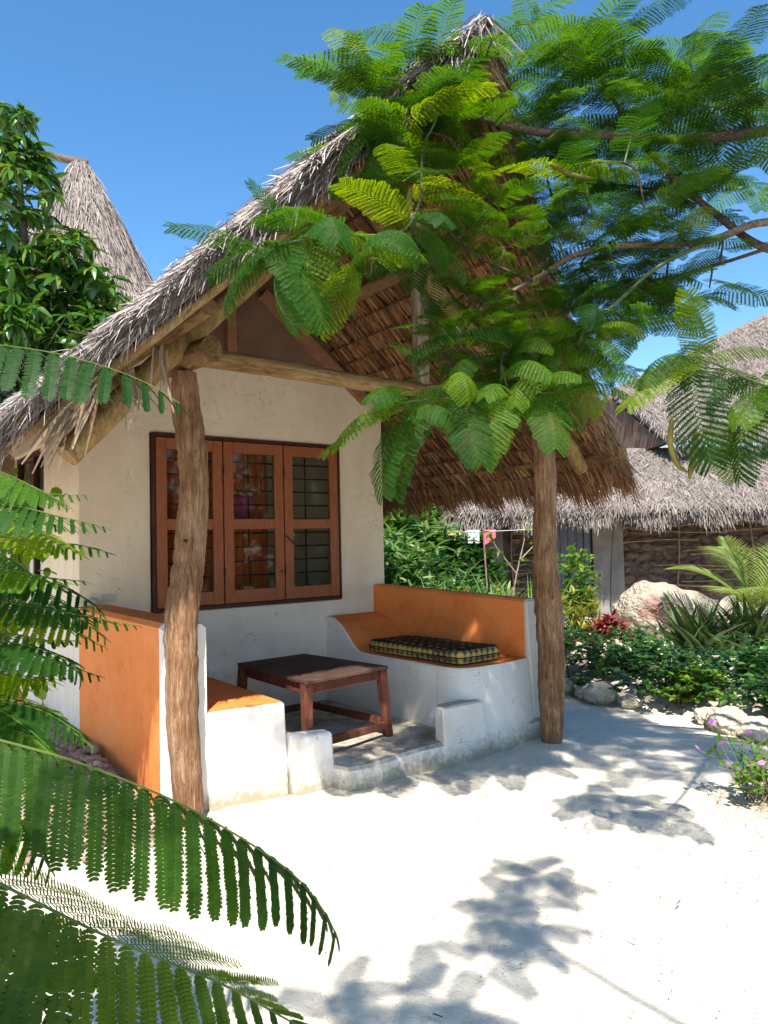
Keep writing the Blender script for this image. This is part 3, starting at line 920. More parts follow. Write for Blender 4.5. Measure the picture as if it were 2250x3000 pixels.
HEROES_TREE = [
    ((-0.417, -2.905, 2.808), (-0.863, -2.799, 2.408), 0.46, 0.2, 1),
    ((-0.44, -2.887, 2.795), (-0.565, -2.864, 2.962), 0.26, 0.0, 2),
    ((-0.563, -2.854, 2.733), (-0.868, -2.753, 2.811), 0.35, 0.0, 5),
    ((-0.479, -2.858, 2.79), (-0.443, -3.113, 2.359), 0.46, 0.1, 0),
    ((-0.298, -2.935, 2.846), (-0.49, -3.014, 2.34), 0.46, 0.0, 1),
    ((-0.417, -2.905, 2.788), (-0.674, -2.935, 2.276), 0.46, 0.3, 3),
    ((-0.175, -2.966, 2.865), (-0.564, -2.86, 2.866), 0.42, 0.0, 2),
    ((0.127, -3.011, 2.964), (-0.236, -2.992, 3.041), 0.39, 0.2, 2),
    ((0.252, -2.869, 3.229), (0.078, -3.233, 3.11), 0.44, 0.0, 2),
    ((0.196, -2.834, 2.177), (-0.278, -2.775, 1.905), 0.46, 0.0, 5),
    ((0.227, -2.859, 2.198), (-0.228, -2.757, 2.023), 0.46, 0.2, 4),
    ((0.196, -2.833, 2.155), (-0.015, -2.838, 1.691), 0.46, 0.0, 0),
    ((0.245, -2.87, 2.153), (0.068, -2.904, 1.751), 0.46, 0.2, 1),
    ((0.454, -2.969, 2.224), (0.265, -3.186, 1.899), 0.46, 0.0, 0),
    ((0.613, -3.09, 2.219), (0.346, -3.247, 1.887), 0.46, 0.1, 1),
    ((0.776, -3.149, 2.203), (0.597, -3.442, 1.981), 0.43, 0.0, 4),
    ((0.668, -3.071, 2.263), (0.234, -3.041, 1.977), 0.46, 0.2, 1),
    ((0.887, -3.175, 2.279), (0.851, -3.388, 2.083), 0.31, 0.0, 3),
    ((0.775, -3.965, 2.22), (0.643, -4.032, 1.791), 0.46, 0.2, 0),
    ((0.804, -3.987, 2.21), (0.651, -4.008, 2.437), 0.29, 0.0, 2),
    ((0.76, -3.954, 2.211), (0.423, -3.94, 2.031), 0.4, 0.0, 5),
    ((0.849, -4.203, 2.092), (0.64, -4.216, 1.756), 0.42, 0.3, 1),
    ((0.835, -3.999, 1.988), (0.769, -4.06, 1.723), 0.29, 0.3, 3),
    ((0.303, -2.567, 3.935), (-0.127, -2.491, 3.908), 0.46, 0.0, 5),
    ((0.301, -2.677, 3.658), (-0.05, -2.646, 3.349), 0.46, 0.0, 1),
    ((0.301, -2.678, 3.682), (0.075, -2.73, 3.146), 0.46, 0.0, 1),
    ((0.519, -2.62, 4.216), (0.129, -2.572, 4.156), 0.42, 0.0, 2),
    ((1.728, -3.646, 3.942), (1.143, -3.819, 3.731), 0.46, 0.2, 2),
    ((1.801, -3.819, 3.803), (1.081, -3.895, 3.663), 0.46, 0.0, 2),
]
OVERHEAD = [
    (-0.79, -5.03, 3.42, 5, 0.22),
    (-0.83, -5.17, 3.42, 5, 0.22),
    (-0.99, -5.15, 3.4, 5, 0.24),
    (-1.16, -5.28, 3.4, 5, 0.24),
    (-1.31, -5.37, 3.4, 5, 0.22),
    (-1.45, -5.41, 3.4, 5, 0.22),
    (-1.2, -5.42, 3.42, 4, 0.2),
    (-1.14, -5.19, 3.4, 4, 0.2),
    (-1.78, -5.4, 3.4, 5, 0.24),
    (-1.74, -5.55, 3.42, 5, 0.22),
    (-1.91, -5.39, 3.4, 5, 0.22),
    (-1.94, -5.14, 3.36, 4, 0.22),
    (2.6, -3.3, 4.3, 2, 0.36),
    (3.1, -3.6, 4.0, 2, 0.36),
    (2.9, -4.3, 4.4, 2, 0.36),
    (-2.6, -5.9, 2.95, 5, 0.36),  # from here on: unseen clusters added to shade the near fronds
    (-2.45, -6.05, 3.0, 5, 0.36),
    (-2.25, -6.0, 2.9, 5, 0.36),
    (-2.35, -6.2, 3.1, 5, 0.36),
    (-2.7, -6.15, 3.1, 5, 0.36),
    (-2.1, -6.15, 3.05, 5, 0.36),
    (-2.9, -5.9, 3.0, 5, 0.36),
    (-2.5, -5.75, 2.85, 5, 0.36),
]
PODS = [
    ([(0.844, -3.198, 3.377), (0.89, -3.232, 3.348), (0.935, -3.265, 3.315), (1.027, -3.332, 3.292)], 0.011),
    ([(0.215, -2.902, 3.199), (0.193, -2.918, 3.104), (0.199, -2.942, 3.008), (0.251, -2.979, 2.963)], 0.014),
    ([(0.66, -3.929, 1.984), (0.655, -3.919, 1.876), (0.68, -3.934, 1.793), (0.709, -3.955, 1.765)], 0.011),
    ([(0.733, -3.981, 1.928), (0.73, -3.974, 1.837), (0.714, -3.957, 1.738)], 0.013),
    ([(0.796, -4.095, 2.006), (0.799, -4.094, 1.935), (0.794, -4.087, 1.873)], 0.013),
]

# ================================================================== SETTING
def build_ground():
    # sand: one sheet, fine near the porch, reaching the horizon
    nx = 120
    def axis(c):
        t = np.linspace(-1, 1, nx)
        return c + np.sign(t) * (np.abs(t) * 7 + 700 * np.abs(t) ** 9)
    X, Y = np.meshgrid(axis(1.5), axis(-2.5), indexing='ij')
    p = np.stack([X.ravel(), Y.ravel(), np.zeros(X.size)], 1)
    z = .022 * vnoise(p * 1.1, 3, 3) + .010 * vnoise(p * 4.2, 4, 2)
    near = np.exp(-((p[:, 0] - 1) ** 2 + (p[:, 1] + 2.5) ** 2) / 60)
    p[:, 2] = z * near - .016
    # keep it level where the porch stands
    i = np.arange(nx - 1)[:, None] * nx
    j = np.arange(nx - 1)[None, :]
    f = np.stack([i + j, i + nx + j, i + nx + j + 1, i + j + 1], -1).reshape(-1, 4)
    o = MB().add(p, f).build('sand_ground', MAT['sand'], None, True)
    tag(o, kind='structure')
    # planting bed on the right, a low mound of soil and coral rubble
    n = 46
    U, V = np.meshgrid(np.linspace(0, 1, n), np.linspace(0, 1, n), indexing='ij')
    Xb = 3.75 + U * 6.2
    Yb = 2.9 - V * 6.6 + .0 * U
    p = np.stack([Xb.ravel(), Yb.ravel(), np.zeros(Xb.size)], 1)
    edge = np.minimum(np.minimum(U, 1 - U) * 6, np.minimum(V, 1 - V) * 8).ravel()
    h = np.clip(edge / .5, 0, 1)
    p[:, 2] = -.06 + h * (.20 + .05 * vnoise(p * 1.7, 11, 3) + .012 * vnoise(p * 9, 12, 2))
    p[:, 0] += .12 * vnoise(p[:, [1, 1, 1]] * 2.2, 15, 2) * (U.ravel() < .05)
    i = np.arange(n - 1)[:, None] * n
    j = np.arange(n - 1)[None, :]
    f = np.stack([i + j, i + j + 1, i + n + j + 1, i + n + j], -1).reshape(-1, 4)
    o = MB().add(p, f[:, ::-1]).build('planting_bed', MAT['soil'], None, True)
    tag(o, kind='structure')
    # litter on the sand: dry leaflets and twig bits, nobody could count them
    mb = MB()
    g = np.random.default_rng(21)
    for k in range(1500):
        if g.random() < .5:
            x, y = g.uniform(-.5, 4.2), g.uniform(-4.6, -1.85)
        else:
            x, y = g.normal(2.0, .8), g.normal(-3.4, .7)
        a = g.uniform(0, 6.28)
        L = g.uniform(.003, .008) if g.random() < .98 else g.uniform(.012, .03)
        w = min(L * .4, .004)
        c, s = math.cos(a), math.sin(a)
        z0 = .012
        q = np.array([(-L, -w, z0), (L, -w * .3, z0 + g.uniform(0, .006)), (L * .9, w * .5, z0 + .003), (-L * .8, w, z0)])
        q[:, :2] = q[:, :2] @ np.array([[c, s], [-s, c]]) + (x, y)
        mb.add(q, [[0, 1, 2, 3]])
    tag(mb.build('leaf_litter', MAT['dry_leaf']), 'scattered dry leaflets and twig bits lying on the white sand', 'litter', kind='stuff')


build_ground()

# ================================================================== COTTAGE
cottage = empty('cottage', 'small cream thatched cottage with orange benches on its porch', 'house', (.8, 0, 0))
CO = A(.8, 0, 0)
RX, RZ = .82, 4.16          # ridge of the underside
SLL, SLR = 2.26, 2.16       # fall of the left and right slope
HALF = 2.30


def child(mb, name, mats, parent, smooth=False):
    """mesh built in world coordinates, parented to the cottage whose base is CO"""
    for a in mb.v:
        a -= CO
    return mb.build(name, mats, parent, smooth)


def slope(side, s, y, lift=0.0):
    """point on the roof underside: s 0 ridge .. 1 eave"""
    s = np.asarray(s, float)
    y = np.asarray(y, float)
    x = RX + side * HALF * s
    z = RZ - (SLL if side < 0 else SLR) * s
    fall = SLL if side < 0 else SLR
    nrm = A(side * fall, 0, HALF)
    nrm /= np.linalg.norm(nrm)
    sag = -.06 * np.sin(np.pi * np.clip(s, 0, 1))
    p = np.stack([x, y, z + sag], -1)
    return p + nrm * np.asarray(lift, float)[..., None] if np.ndim(lift) else p + nrm * lift


def yfront(s, side=-1):
    s = np.asarray(s, float)
    return -2.80 + .80 * s + (.10 * np.sin(np.pi * s) if side > 0 else 0)


def yback(s):
    return 2.2 + 1.7 * np.asarray(s, float)


def build_walls():
    # front wall with the window opening: quads round the hole, real thickness
    x0, x1, z0, z1 = -.55, 2.20, .0, 2.78
    a0, a1, b0, b1 = -.025, 1.705, 1.015, 2.405
    T = .16
    mb = MB()
    outer = [(x0, z0), (x1, z0), (x1, z1), (x0, z1)]
    inner = [(a0, b0), (a1, b0), (a1, b1), (a0, b1)]
    v = [(x, 0, z) for x, z in outer] + [(x, 0, z) for x, z in inner] + [(x, T, z) for x, z in outer] + [(x, T, z) for x, z in inner]
    f = []
    for k in range(4):
        k2 = (k + 1) % 4
        f += [[k, k2, 4 + k2, 4 + k], [8 + k2, 8 + k, 12 + k, 12 + k2], [4 + k, 4 + k2, 12 + k2, 12 + k], [k2, k, 8 + k, 8 + k2]]
    f = [q for q in f if sorted(q) != [2, 3, 10, 11]]      # the head of the wall narrows under the roof
    v += [(1.93, 0, 3.03), (-.28, 0, 3.03), (1.93, T, 3.03), (-.28, T, 3.03)]
    f += [[3, 2, 16, 17], [10, 11, 19, 18], [2, 10, 18, 16], [11, 3, 17, 19], [17, 16, 18, 19]]
    mb.add(v, f)
    o = child(mb, 'front_wall', MAT['plaster_cream'], cottage)
    bevel(o, .012, 2)
    # side wall with its window hole (x = -.55 plane)
    mb = MB()
    y0, y1 = T + .001, 3.3
    c0, c1, d0, d1 = 1.08, 2.46, 1.2, 2.42
    outer = [(y1, z0), (y0, z0), (y0, 2.70), (y1, 2.70)]
    inner = [(c1, d0), (c0, d0), (c0, d1), (c1, d1)]
    X, X2 = -.548, -.40
    v = [(X, y, z) for y, z in outer] + [(X, y, z) for y, z in inner] + [(X2, y, z) for y, z in outer] + [(X2, y, z) for y, z in inner]
    f = []
    for k in range(4):
        k2 = (k + 1) % 4
        f += [[k, k2, 4 + k2, 4 + k], [8 + k2, 8 + k, 12 + k, 12 + k2], [4 + k, 4 + k2, 12 + k2, 12 + k], [k2, k, 8 + k, 8 + k2]]
    mb.add(v, f)
    child(mb, 'side_wall', MAT['plaster_cream'], cottage)
    mb = MB().add(*boxv(2.05, 2.198, T + .001, 3.3, 0, 2.70))
    child(mb, 'side_wall', MAT['plaster_cream'], cottage)
    mb = MB().add(*boxv(-.398, 2.048, 3.15, 3.298, 0, 2.70))
    child(mb, 'back_wall', MAT['plaster_cream'], cottage)
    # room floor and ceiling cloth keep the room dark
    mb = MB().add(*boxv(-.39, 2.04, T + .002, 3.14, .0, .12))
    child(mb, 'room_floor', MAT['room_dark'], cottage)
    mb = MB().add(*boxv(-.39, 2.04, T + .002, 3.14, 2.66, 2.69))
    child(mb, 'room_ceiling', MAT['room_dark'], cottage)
    # gable infill above the wall
    mb = MB()
    tops = [(-.27, 3.032), (1.92, 3.032), (1.90, 3.05), (RX, RZ - .12), (-.25, 3.05)]
    v = [(x, .03, z) for x, z in tops] + [(x, .09, z) for x, z in tops]
    mb.add(v, [[0, 1, 2, 3, 4], [9, 8, 7, 6, 5], [0, 5, 6, 1], [1, 6, 7, 2], [2, 7, 8, 3], [3, 8, 9, 4], [4, 9, 5, 0]])
    child(mb, 'gable_panel', MAT['gable_board'], cottage)
    for (xa, za, xb, zb, w) in ((.95, 3.66, 2.00, 2.83, .085), (.70, 3.66, -.40, 2.84, .085)):
        d = A(xb - xa, 0, zb - za)
        d /= np.linalg.norm(d)
        nn = A(-d[2], 0, d[0]) * w
        P = [A(xa, 0, za), A(xb, 0, zb)]
        q = [P[0] - nn / 2, P[1] - nn / 2, P[1] + nn / 2, P[0] + nn / 2]
        v = [(p[0], -.055, p[2]) for p in q] + [(p[0], .028, p[2]) for p in q]
        mb = MB().add(v, [[0, 1, 2, 3], [7, 6, 5, 4], [0, 4, 5, 1], [1, 5, 6, 2], [2, 6, 7, 3], [3, 7, 4, 0]])
        child(mb, 'truss_board', MAT['truss_board'], cottage)
    child(MB().add(*boxv(.62, .70, -.03, .027, 3.032, 3.72)), 'truss_post', MAT['truss_board'], cottage)


build_walls()


def build_window():
    win = empty('window', None, None)
    win.parent = cottage
    win.location = (0, 0, 0)
    del_keys = [k for k in ('label', 'category') if k in win]
    x0, x1, z0, z1 = -.02, 1.70, 1.02, 2.40
    # dark outer trim as the part itself
    mb = MB()
    t = .026
    for b in (boxv(x0, x1, -.022, .11, z0, z0 + t), boxv(x0, x1, -.022, .11, z1 - t, z1),
              boxv(x0, x0 + t, -.022, .11, z0 + t, z1 - t), boxv(x1 - t, x1, -.022, .11, z0 + t, z1 - t)):
        mb.add(*b)
    child(mb, 'frame', MAT['window_trim'], win)
    w = (x1 - x0 - 2 * t) / 3
    for k in range(3):
        a = x0 + t + k * w + .006
        b = a + w - .012
        # each casement: two stiles and three rails, leaf k tilts open a little
        zz0, zz1 = z0 + t + .006, z1 - t - .006
        st, midz = .082, zz0 + .60
        mb = MB()
        yy0, yy1 = -.030, .012
        mb.add(*boxv(a, a + st, yy0, yy1, zz0, zz1)).add(*boxv(b - st, b, yy0, yy1, zz0, zz1))
        for (r0, r1) in ((zz0, zz0 + .105), (midz, midz + .085), (zz1 - .09, zz1)):
            mb.add(*boxv(a + st, b - st, yy0 + .003, yy1 - .003, r0, r1))
        o = child(mb, 'casement', MAT['window_pine'], win)
        bevel(o, .004, 2)
        for (r0, r1) in ((zz0 + .105, midz), (midz + .085, zz1 - .09)):
            child(MB().add(*boxv(a + st - .004, b - st + .004, -.010, -.006, r0 - .004, r1 + .004)), 'pane', MAT['glass'], win)
        # burglar bars behind the glass
        for zb in np.arange(z0 + .13, z1 - .05, .118):
            child(MB().add(*tube([(a - .003, .075, zb), (b + .003, .075, zb + .002)], .0065, 6)), 'bar', MAT['iron'], win)
        for xb in ((a + b) / 2,):
            child(MB().add(*tube([(xb, .085, z0 + .03), (xb, .085, z1 - .03)], .0065, 6)), 'bar', MAT['iron'], win)
        # small catch
    # hinges
    for k in (1, 2):
        for zb in (z0 + .25, z1 - .3):
            child(MB().add(*tube([(x0 + t + k * w, -.036, zb), (x0 + t + k * w, -.036, zb + .07)], .007, 6)), 'hinge', MAT['iron'], win)
    # casement stay hanging askew
    child(MB().add(*tube([(1.12, -.038, 1.60), (1.21, -.042, 1.52)], .006, 6)), 'casement_stay', MAT['iron'], win)
    # curtain inside: soft folds, drawn across the left two leaves
    n = 90
    xs = np.linspace(-.05, 1.12, n)
    ys = .24 + .028 * np.sin(xs * 41) + .014 * np.sin(xs * 97 + 1)
    v = [(x, y, 0.9) for x, y in zip(xs, ys)] + [(x, y * 1.02, 2.5) for x, y in zip(xs, ys)]
    f = [[k, k + 1, n + k + 1, n + k] for k in range(n - 1)]
    child(MB().add(v, f), 'curtain', MAT['curtain'], win, True)
    mb = MB()
    vv, ff = rock(5, (.11, .05, .09), 2, .3)
    mb.add(vv + A(.82, .20, 1.86), ff)
    child(mb, 'tied_scarf', MAT['magenta_cloth'], win, True)
    # side window of the house: dark frame, two shutters ajar with louvre slats
    sw = empty('window', None, None)
    sw.parent = cottage
    sw.location = (0, 0, 0)
    mb = MB()
    X = -.50
    for b in (boxv(X, X + .08, 1.082, 1.125, 1.202, 2.418), boxv(X, X + .08, 2.415, 2.458, 1.202, 2.418),
              boxv(X, X + .08, 1.125, 2.415, 1.202, 1.245), boxv(X, X + .08, 1.125, 2.415, 2.375, 2.418), boxv(X + .005, X + .075, 1.72, 1.77, 1.245, 2.375)):
        mb.add(*b)
    child(mb, 'frame', MAT['window_trim'], sw)
    for zb in np.arange(1.3, 2.36, .13):
        child(MB().add(*tube([(X + .06, 1.12, zb), (X + .06, 2.42, zb)], .006, 6)), 'bar', MAT['iron'], sw)
    child(MB().add(*boxv(X + .03, X + .034, 1.12, 2.42, 1.24, 2.38)), 'pane', MAT['glass'], sw)
    for e in (win, sw):
        for k in ('label', 'category'):
            if k in e:
                del e[k]


build_window()


def grid_face(mb, P00, P10, P11, P01, nu, nv, amp, seed, mi=0, nrm=None):
    pass


def extrude_profile(mb, prof_a, prof_b, mi_side=None, mi=0, caps=True, mi_cap=None):
    """skin between two equal rings of points"""
    n = len(prof_a)
    v = list(prof_a) + list(prof_b)
    base = mb.n
    f = [[k, (k + 1) % n, n + (k + 1) % n, n + k] for k in range(n)]
    mb.v.append(np.array(v, float))
    for k, q in enumerate(f):
        mb.f.append([i + base for i in q])
        mb.m.append(mi if mi_side is None else mi_side[k])
    if caps:
        mb.f.append([base + i for i in range(n)][::-1])
        mb.m.append(mi if mi_cap is None else mi_cap[0])
        mb.f.append([base + n + i for i in range(n)])
        mb.m.append(mi if mi_cap is None else mi_cap[1])
    mb.n += 2 * n


def build_porch():
    # floor slab with a worn, gently curved front edge
    xs = np.linspace(-.30, 2.40, 28)
    yf = -1.74 + .10 * ((xs - 1.3) / 1.1) ** 2 * (xs < 1.3) + .02 * np.sin(xs * 7) + .07 * np.clip(xs - 1.5, 0, 1)
    yf = np.where(xs < .50, -1.40, yf)
    n = len(xs)
    top = .135 + .012 * np.sin(xs * 5 + 1)
    v = [(x, y - .02, -.10) for x, y in zip(xs, yf)] + [(x, y + .006, t - .02) for x, y, t in zip(xs, yf, top)] + \
        [(x, y + .03, t) for x, y, t in zip(xs, yf, top)] + [(x, -.004, .145) for x in xs] + [(x, -.004, -.10) for x in xs]
    f = []
    m = []
    for r in range(4):
        for k in range(n - 1):
            f.append([r * n + k, r * n + k + 1, (r + 1) * n + k + 1, (r + 1) * n + k])
            m.append(1 if r < 1 else 0)
    f += [[r * n for r in range(5)], [r * n + n - 1 for r in range(5)][::-1]]
    m += [1, 1]
    mb = MB().add(v, f)
    mb.m = m
    child(mb, 'porch_floor', [MAT['porch_concrete'], MAT['plaster_white']], cottage, False)

    # left bench: back wall (outer face orange, end white), top slightly rounded
    def ring(y, xo, xi, zt):
        return [(xo, y, -.10), (xi, y, -.10), (xi, y, zt - .025), (xi - .03, y, zt), (xo + .03, y, zt), (xo, y, zt - .025)]
    mb = MB()
    # profile from the wall (y=-.004) to the free end (y=-1.5)
    extrude_profile(mb, ring(-.004, -.55, -.32, 1.11), ring(-1.41, -.478, -.225, 1.085), mi_side=[0, 0, 0, 0, 0, 0], mi_cap=(0, 1))
    o = child(mb, 'bench_back', [MAT['orange_paint'], MAT['plaster_white']], cottage)
    # white plastered end skin, a few mm proud
    mb = MB()
    extrude_profile(mb, ring(-1.4135, -.480, -.222, 1.087), ring(-1.47, -.470, -.222, 1.07), mi=0)
    child(mb, 'bench_end', MAT['plaster_white'], cottage)
    # seat of the left bench: white body, orange top sheet
    mb = MB()
    mb.add(*hexa([(-.222, -1.50, -.1), (.285, -1.53, -.1), (.285, -.004, -.1), (-.300, -.004, -.1),
                  (-.215, -1.475, .555), (.275, -1.50, .545), (.275, -.004, .555), (-.300, -.004, .555)]))
    o = child(mb, 'bench_seat', MAT['plaster_white'], cottage)
    bevel(o, .018, 3)
    mb = MB()
    mb.add(*hexa([(-.205, -1.462, .5552), (.262, -1.482, .5472), (.262, -.006, .5552), (-.298, -.006, .5552),
                  (-.205, -1.462, .559), (.262, -1.482, .551), (.262, -.006, .559), (-.298, -.006, .559)]))
    child(mb, 'seat_top', MAT['orange_paint'], cottage)
    # low step wall beside it
    mb = MB()
    mb.add(*hexa([(.287, -1.575, -.1), (.585, -1.60, -.1), (.575, -1.46, -.1), (.287, -1.44, -.1),
                  (.287, -1.555, .345), (.572, -1.578, .33), (.566, -1.475, .335), (.287, -1.455, .355)]))
    o = child(mb, 'step_wall', MAT['plaster_white'], cottage)
    bevel(o, .024, 3)

    # right bench: body with curved headrest profile on its front (x) face
    prof = [(0.0, .875), (-.10, .868), (-.20, .825), (-.30, .745), (-.38, .66), (-.46, .61), (-.60, .60), (-1.0, .598), (-1.38, .596)]
    n = len(prof)

    def xin(y):      # front edge of the seat
        return 1.545 + .075 * min(1, max(0, (-y - .2) / 1.3))

    def xout(y):     # back wall inner face
        return 2.06 + .30 * (-y / 1.6)
    v, f, m = [], [], []
    for y, z in prof:
        v += [(xin(y) - .02 - .02 * (y < -1.5), y, -.1), (xin(y), y, z - .012), (xin(y) + .012, y, z), (xout(y), y, z), (xout(y), y, -.1)]
    for k in range(n - 1):
        a, b = k * 5, (k + 1) * 5
        f += [[a, a + 1, b + 1, b], [a + 1, a + 2, b + 2, b + 1], [a + 2, a + 3, b + 3, b + 2], [a + 3, a + 4, b + 4, b + 3]]
        m += [1, 1, 0, 1]
    mb = MB().add(v, f)
    mb.m = m
    # curved front end of the bench, battered towards the foot
    ye = -1.3805
    ends = [(xin(ye), ye), (1.618, -1.46), (1.630, -1.53), (1.660, -1.585), (1.715, -1.622), (1.80, -1.645), (1.95, -1.655), (2.12, -1.65), (2.36, -1.612)]
    base = [(xin(ye) - .02, ye), (1.575, -1.49), (1.575, -1.60), (1.60, -1.675), (1.665, -1.725), (1.78, -1.75), (1.95, -1.755), (2.14, -1.735), (2.42, -1.66)]
    o1 = child(mb, 'bench_seat', [MAT['orange_paint'], MAT['plaster_white']], cottage)
    mb = MB()
    m = len(ends)
    back = [(x, ye) for x in np.linspace(xin(ye) + .012, xout(ye) - .002, m)]
    v = [(x, y, -.1) for x, y in base] + [(x * .55 + X * .45, y * .55 + Y * .45, .24) for (x, y), (X, Y) in zip(base, ends)] + [(x, y, .575) for x, y in ends] + [(x + .010, y + .012, .594) for x, y in ends] + [(x, y, .596) for x, y in back]
    f = []
    mi = []
    for r in range(4):
        for k in range(m - 1):
            f.append([r * m + k, r * m + k + 1, (r + 1) * m + k + 1, (r + 1) * m + k])
            mi.append([1, 1, 1, 0][r])
    mb.add(v, f)
    mb.m = mi
    child(mb, 'bench_end', [MAT['orange_paint'], MAT['plaster_white']], cottage, True).modifiers.new('split', 'EDGE_SPLIT').split_angle = math.radians(50)
    # orange back wall, splayed outward, white outside and at its free end
    def bring(y, t):
        xo = xout(y)
        zt = 1.13 - .085 * (-y / 1.6)
        return [(xo, y, -.1), (xo + t + .02, y, -.1), (xo + t, y, zt - .02), (xo + t - .02, y, zt), (xo + .02, y, zt), (xo, y, zt - .02)]
    mb = MB()
    extrude_profile(mb, bring(-.004, .14), bring(-1.588, .15), mi_side=[1, 1, 1, 0, 0, 0], mi_cap=(1, 1))
    child(mb, 'bench_back', [MAT['orange_paint'], MAT['plaster_white']], cottage)
    # white pier at the free end
    mb = MB()
    v = [(2.372, -1.67, -.1), (2.60, -1.66, -.1), (2.56, -1.59, -.1), (2.362, -1.592, -.1),
         (2.366, -1.612, 1.035), (2.508, -1.604, 1.03), (2.506, -1.59, 1.03), (2.366, -1.592, 1.035)]
    o = child(MB().add(*hexa(v)), 'bench_pier', MAT['plaster_white'], cottage)
    bevel(o, .012, 2)
    # small block beside the bench
    mb = MB().add(*hexa([(1.345, -1.775, -.1), (1.80, -1.775, -.1), (1.80, -1.62, -.1), (1.37, -1.63, -.1),
                         (1.365, -1.725, .372), (1.76, -1.712, .366), (1.76, -1.60, .372), (1.385, -1.615, .376)]))
    o = child(mb, 'step_block', MAT['plaster_white'], cottage)
    bevel(o, .014, 3)
    child(MB().add(*hexa([(1.385, -1.712, .3725), (1.74, -1.70, .3685), (1.74, -1.61, .3725), (1.40, -1.625, .3765),
                          (1.385, -1.712, .378), (1.74, -1.70, .374), (1.74, -1.61, .378), (1.40, -1.625, .382)])), 'block_top', MAT['porch_concrete'], cottage)
    # faint socket plate on the wall
    o = child(MB().add(*boxv(-.39, -.29, -.007, -.001, 1.125, 1.185)), 'socket_plate', MAT['plastic_grey'], cottage)
    bevel(o, .002, 2)


build_porch()


def build_frame():
    # posts
    def post(base, pts, R, seed, mat='post_wood'):
        P = spline(pts, 90)
        r = .83 * np.interp(np.linspace(0, 1, 90), np.linspace(0, 1, len(R)), R)
        mb = MB().add(*tube(P, r, 52, .075, seed, hint=(0.3, 1, 0)))
        return child(mb, 'post', MAT[mat], cottage, True)
    post(0, [(-.365, -1.565, -.14), (-.375, -1.56, .2), (-.40, -1.55, .6), (-.40, -1.55, 1.0), (-.375, -1.54, 1.25), (-.335, -1.53, 1.5), (-.305, -1.52, 1.75), (-.30, -1.51, 2.0), (-.325, -1.50, 2.25), (-.345, -1.49, 2.52)],
         [.095, .100, .105, .112, .108, .106, .104, .100, .100, .098, .085], 3)
    post(0, [(2.345, -1.84, -.14), (2.35, -1.835, .3), (2.375, -1.825, .75), (2.37, -1.82, 1.05), (2.37, -1.81, 1.5), (2.40, -1.80, 2.0), (2.41, -1.78, 2.5)],
         [.082, .110, .125, .128, .135, .128, .112, .108, .105, .10, .095], 8)
    # king post standing on the tie beam
    P = spline([(1.415, -1.52, 2.64), (1.42, -1.52, 3.1), (1.43, -1.51, 3.47)], 14)
    child(MB().add(*tube(P, .062, 14, .05, 12, hint=(0, 1, 0))), 'king_post', MAT['grey_post_wood'], cottage, True)
    # tie beam: trimmed log, thicker at the left
    P = spline([(-.52, -1.53, 2.615), (0, -1.53, 2.62), (.8, -1.53, 2.60), (1.6, -1.56, 2.595), (2.55, -1.70, 2.56)], 40)
    R = np.interp(np.linspace(0, 1, 40), [0, .12, .5, 1], [.056, .058, .054, .050])
    child(MB().add(*tube(P, R, 44, .055, 14)), 'tie_beam', MAT['beam_wood'], cottage, True)
    # left plate log, end grain towards the camera
    P = spline([(-.315, -1.80, 2.60), (-.36, -1.2, 2.615), (-.44, -.3, 2.62), (-.48, .1, 2.62)], 24)
    child(MB().add(*tube(P, np.linspace(.070, .066, 24), 40, .09, 15)), 'plate_log', MAT['purlin_wood'], cottage, True)
    # eave purlin on the right, runs along the slope foot
    P = spline([(2.92, -2.14, 2.17), (2.93, -1.2, 2.185), (2.95, 0, 2.19), (2.94, 1.6, 2.17), (2.94, 3.4, 2.17)], 40)
    child(MB().add(*tube(P, .058, 14, .05, 16)), 'purlin', MAT['purlin_wood'], cottage, True)
    # purlins further up both slopes
    for side in (-1, 1):
        for s, r, sd in ((.26, .055, 17), (.60, .045, 18)):
            off = -.085
            a = slope(side, s, yfront(s) + .12, off)
            b = slope(side, s, .0, off)
            c = slope(side, s, 2.2, off)
            P = spline([a, b, c], 30)
            child(MB().add(*tube(P, r, 14, .06, sd + side)), 'purlin', MAT['purlin_wood'], cottage, True)
    s = .97
    P = spline([slope(-1, s, -1.92, -.07), slope(-1, s, 0, -.07), slope(-1, s, 3.4, -.07)], 30)
    child(MB().add(*tube(P, .05, 12, .06, 23)), 'purlin', MAT['purlin_wood'], cottage, True)
    # ridge pole
    P = spline([(RX, -2.62, RZ - .10), (RX, -1, RZ - .11), (RX, 2.2, RZ - .10)], 24)
    child(MB().add(*tube(P, .05, 12, .05, 30)), 'ridge_pole', MAT['purlin_wood'], cottage, True)
    # rafters: one pair over the tie beam, one pair at the wall
    for Y in (-1.60,):
        P = spline([(-1.02, Y - .02, 1.99), (-.38, Y + .03, 2.68), (.24, Y + .03, 3.30), (.80, Y, 3.84)], 30)
        child(MB().add(*tube(P, np.linspace(.068, .055, 30), 14, .05, 31)), 'rafter', MAT['rafter_wood'], cottage, True)
        P = spline([(2.80, Y - .24, 2.06), (2.54, Y - .24, 2.33), (1.8, Y - .1, 3.00), (.84, Y, 3.86)], 30)
        child(MB().add(*tube(P, np.linspace(.060, .055, 30), 14, .05, 32)), 'rafter', MAT['rafter_wood'], cottage, True)
    # verge poles under the thatch edge
    for side, mat in ((-1, 'rafter_wood'), (1, 'purlin_wood')):
        ss = np.linspace(.03, 1.02, 16)
        P = np.array([slope(side, s, yfront(s, side) + .07, -.035) for s in ss])
        child(MB().add(*tube(P, .030 if side < 0 else .018, 10, .06, 33 + side)), 'verge_pole', MAT[mat], cottage, True)


build_frame()


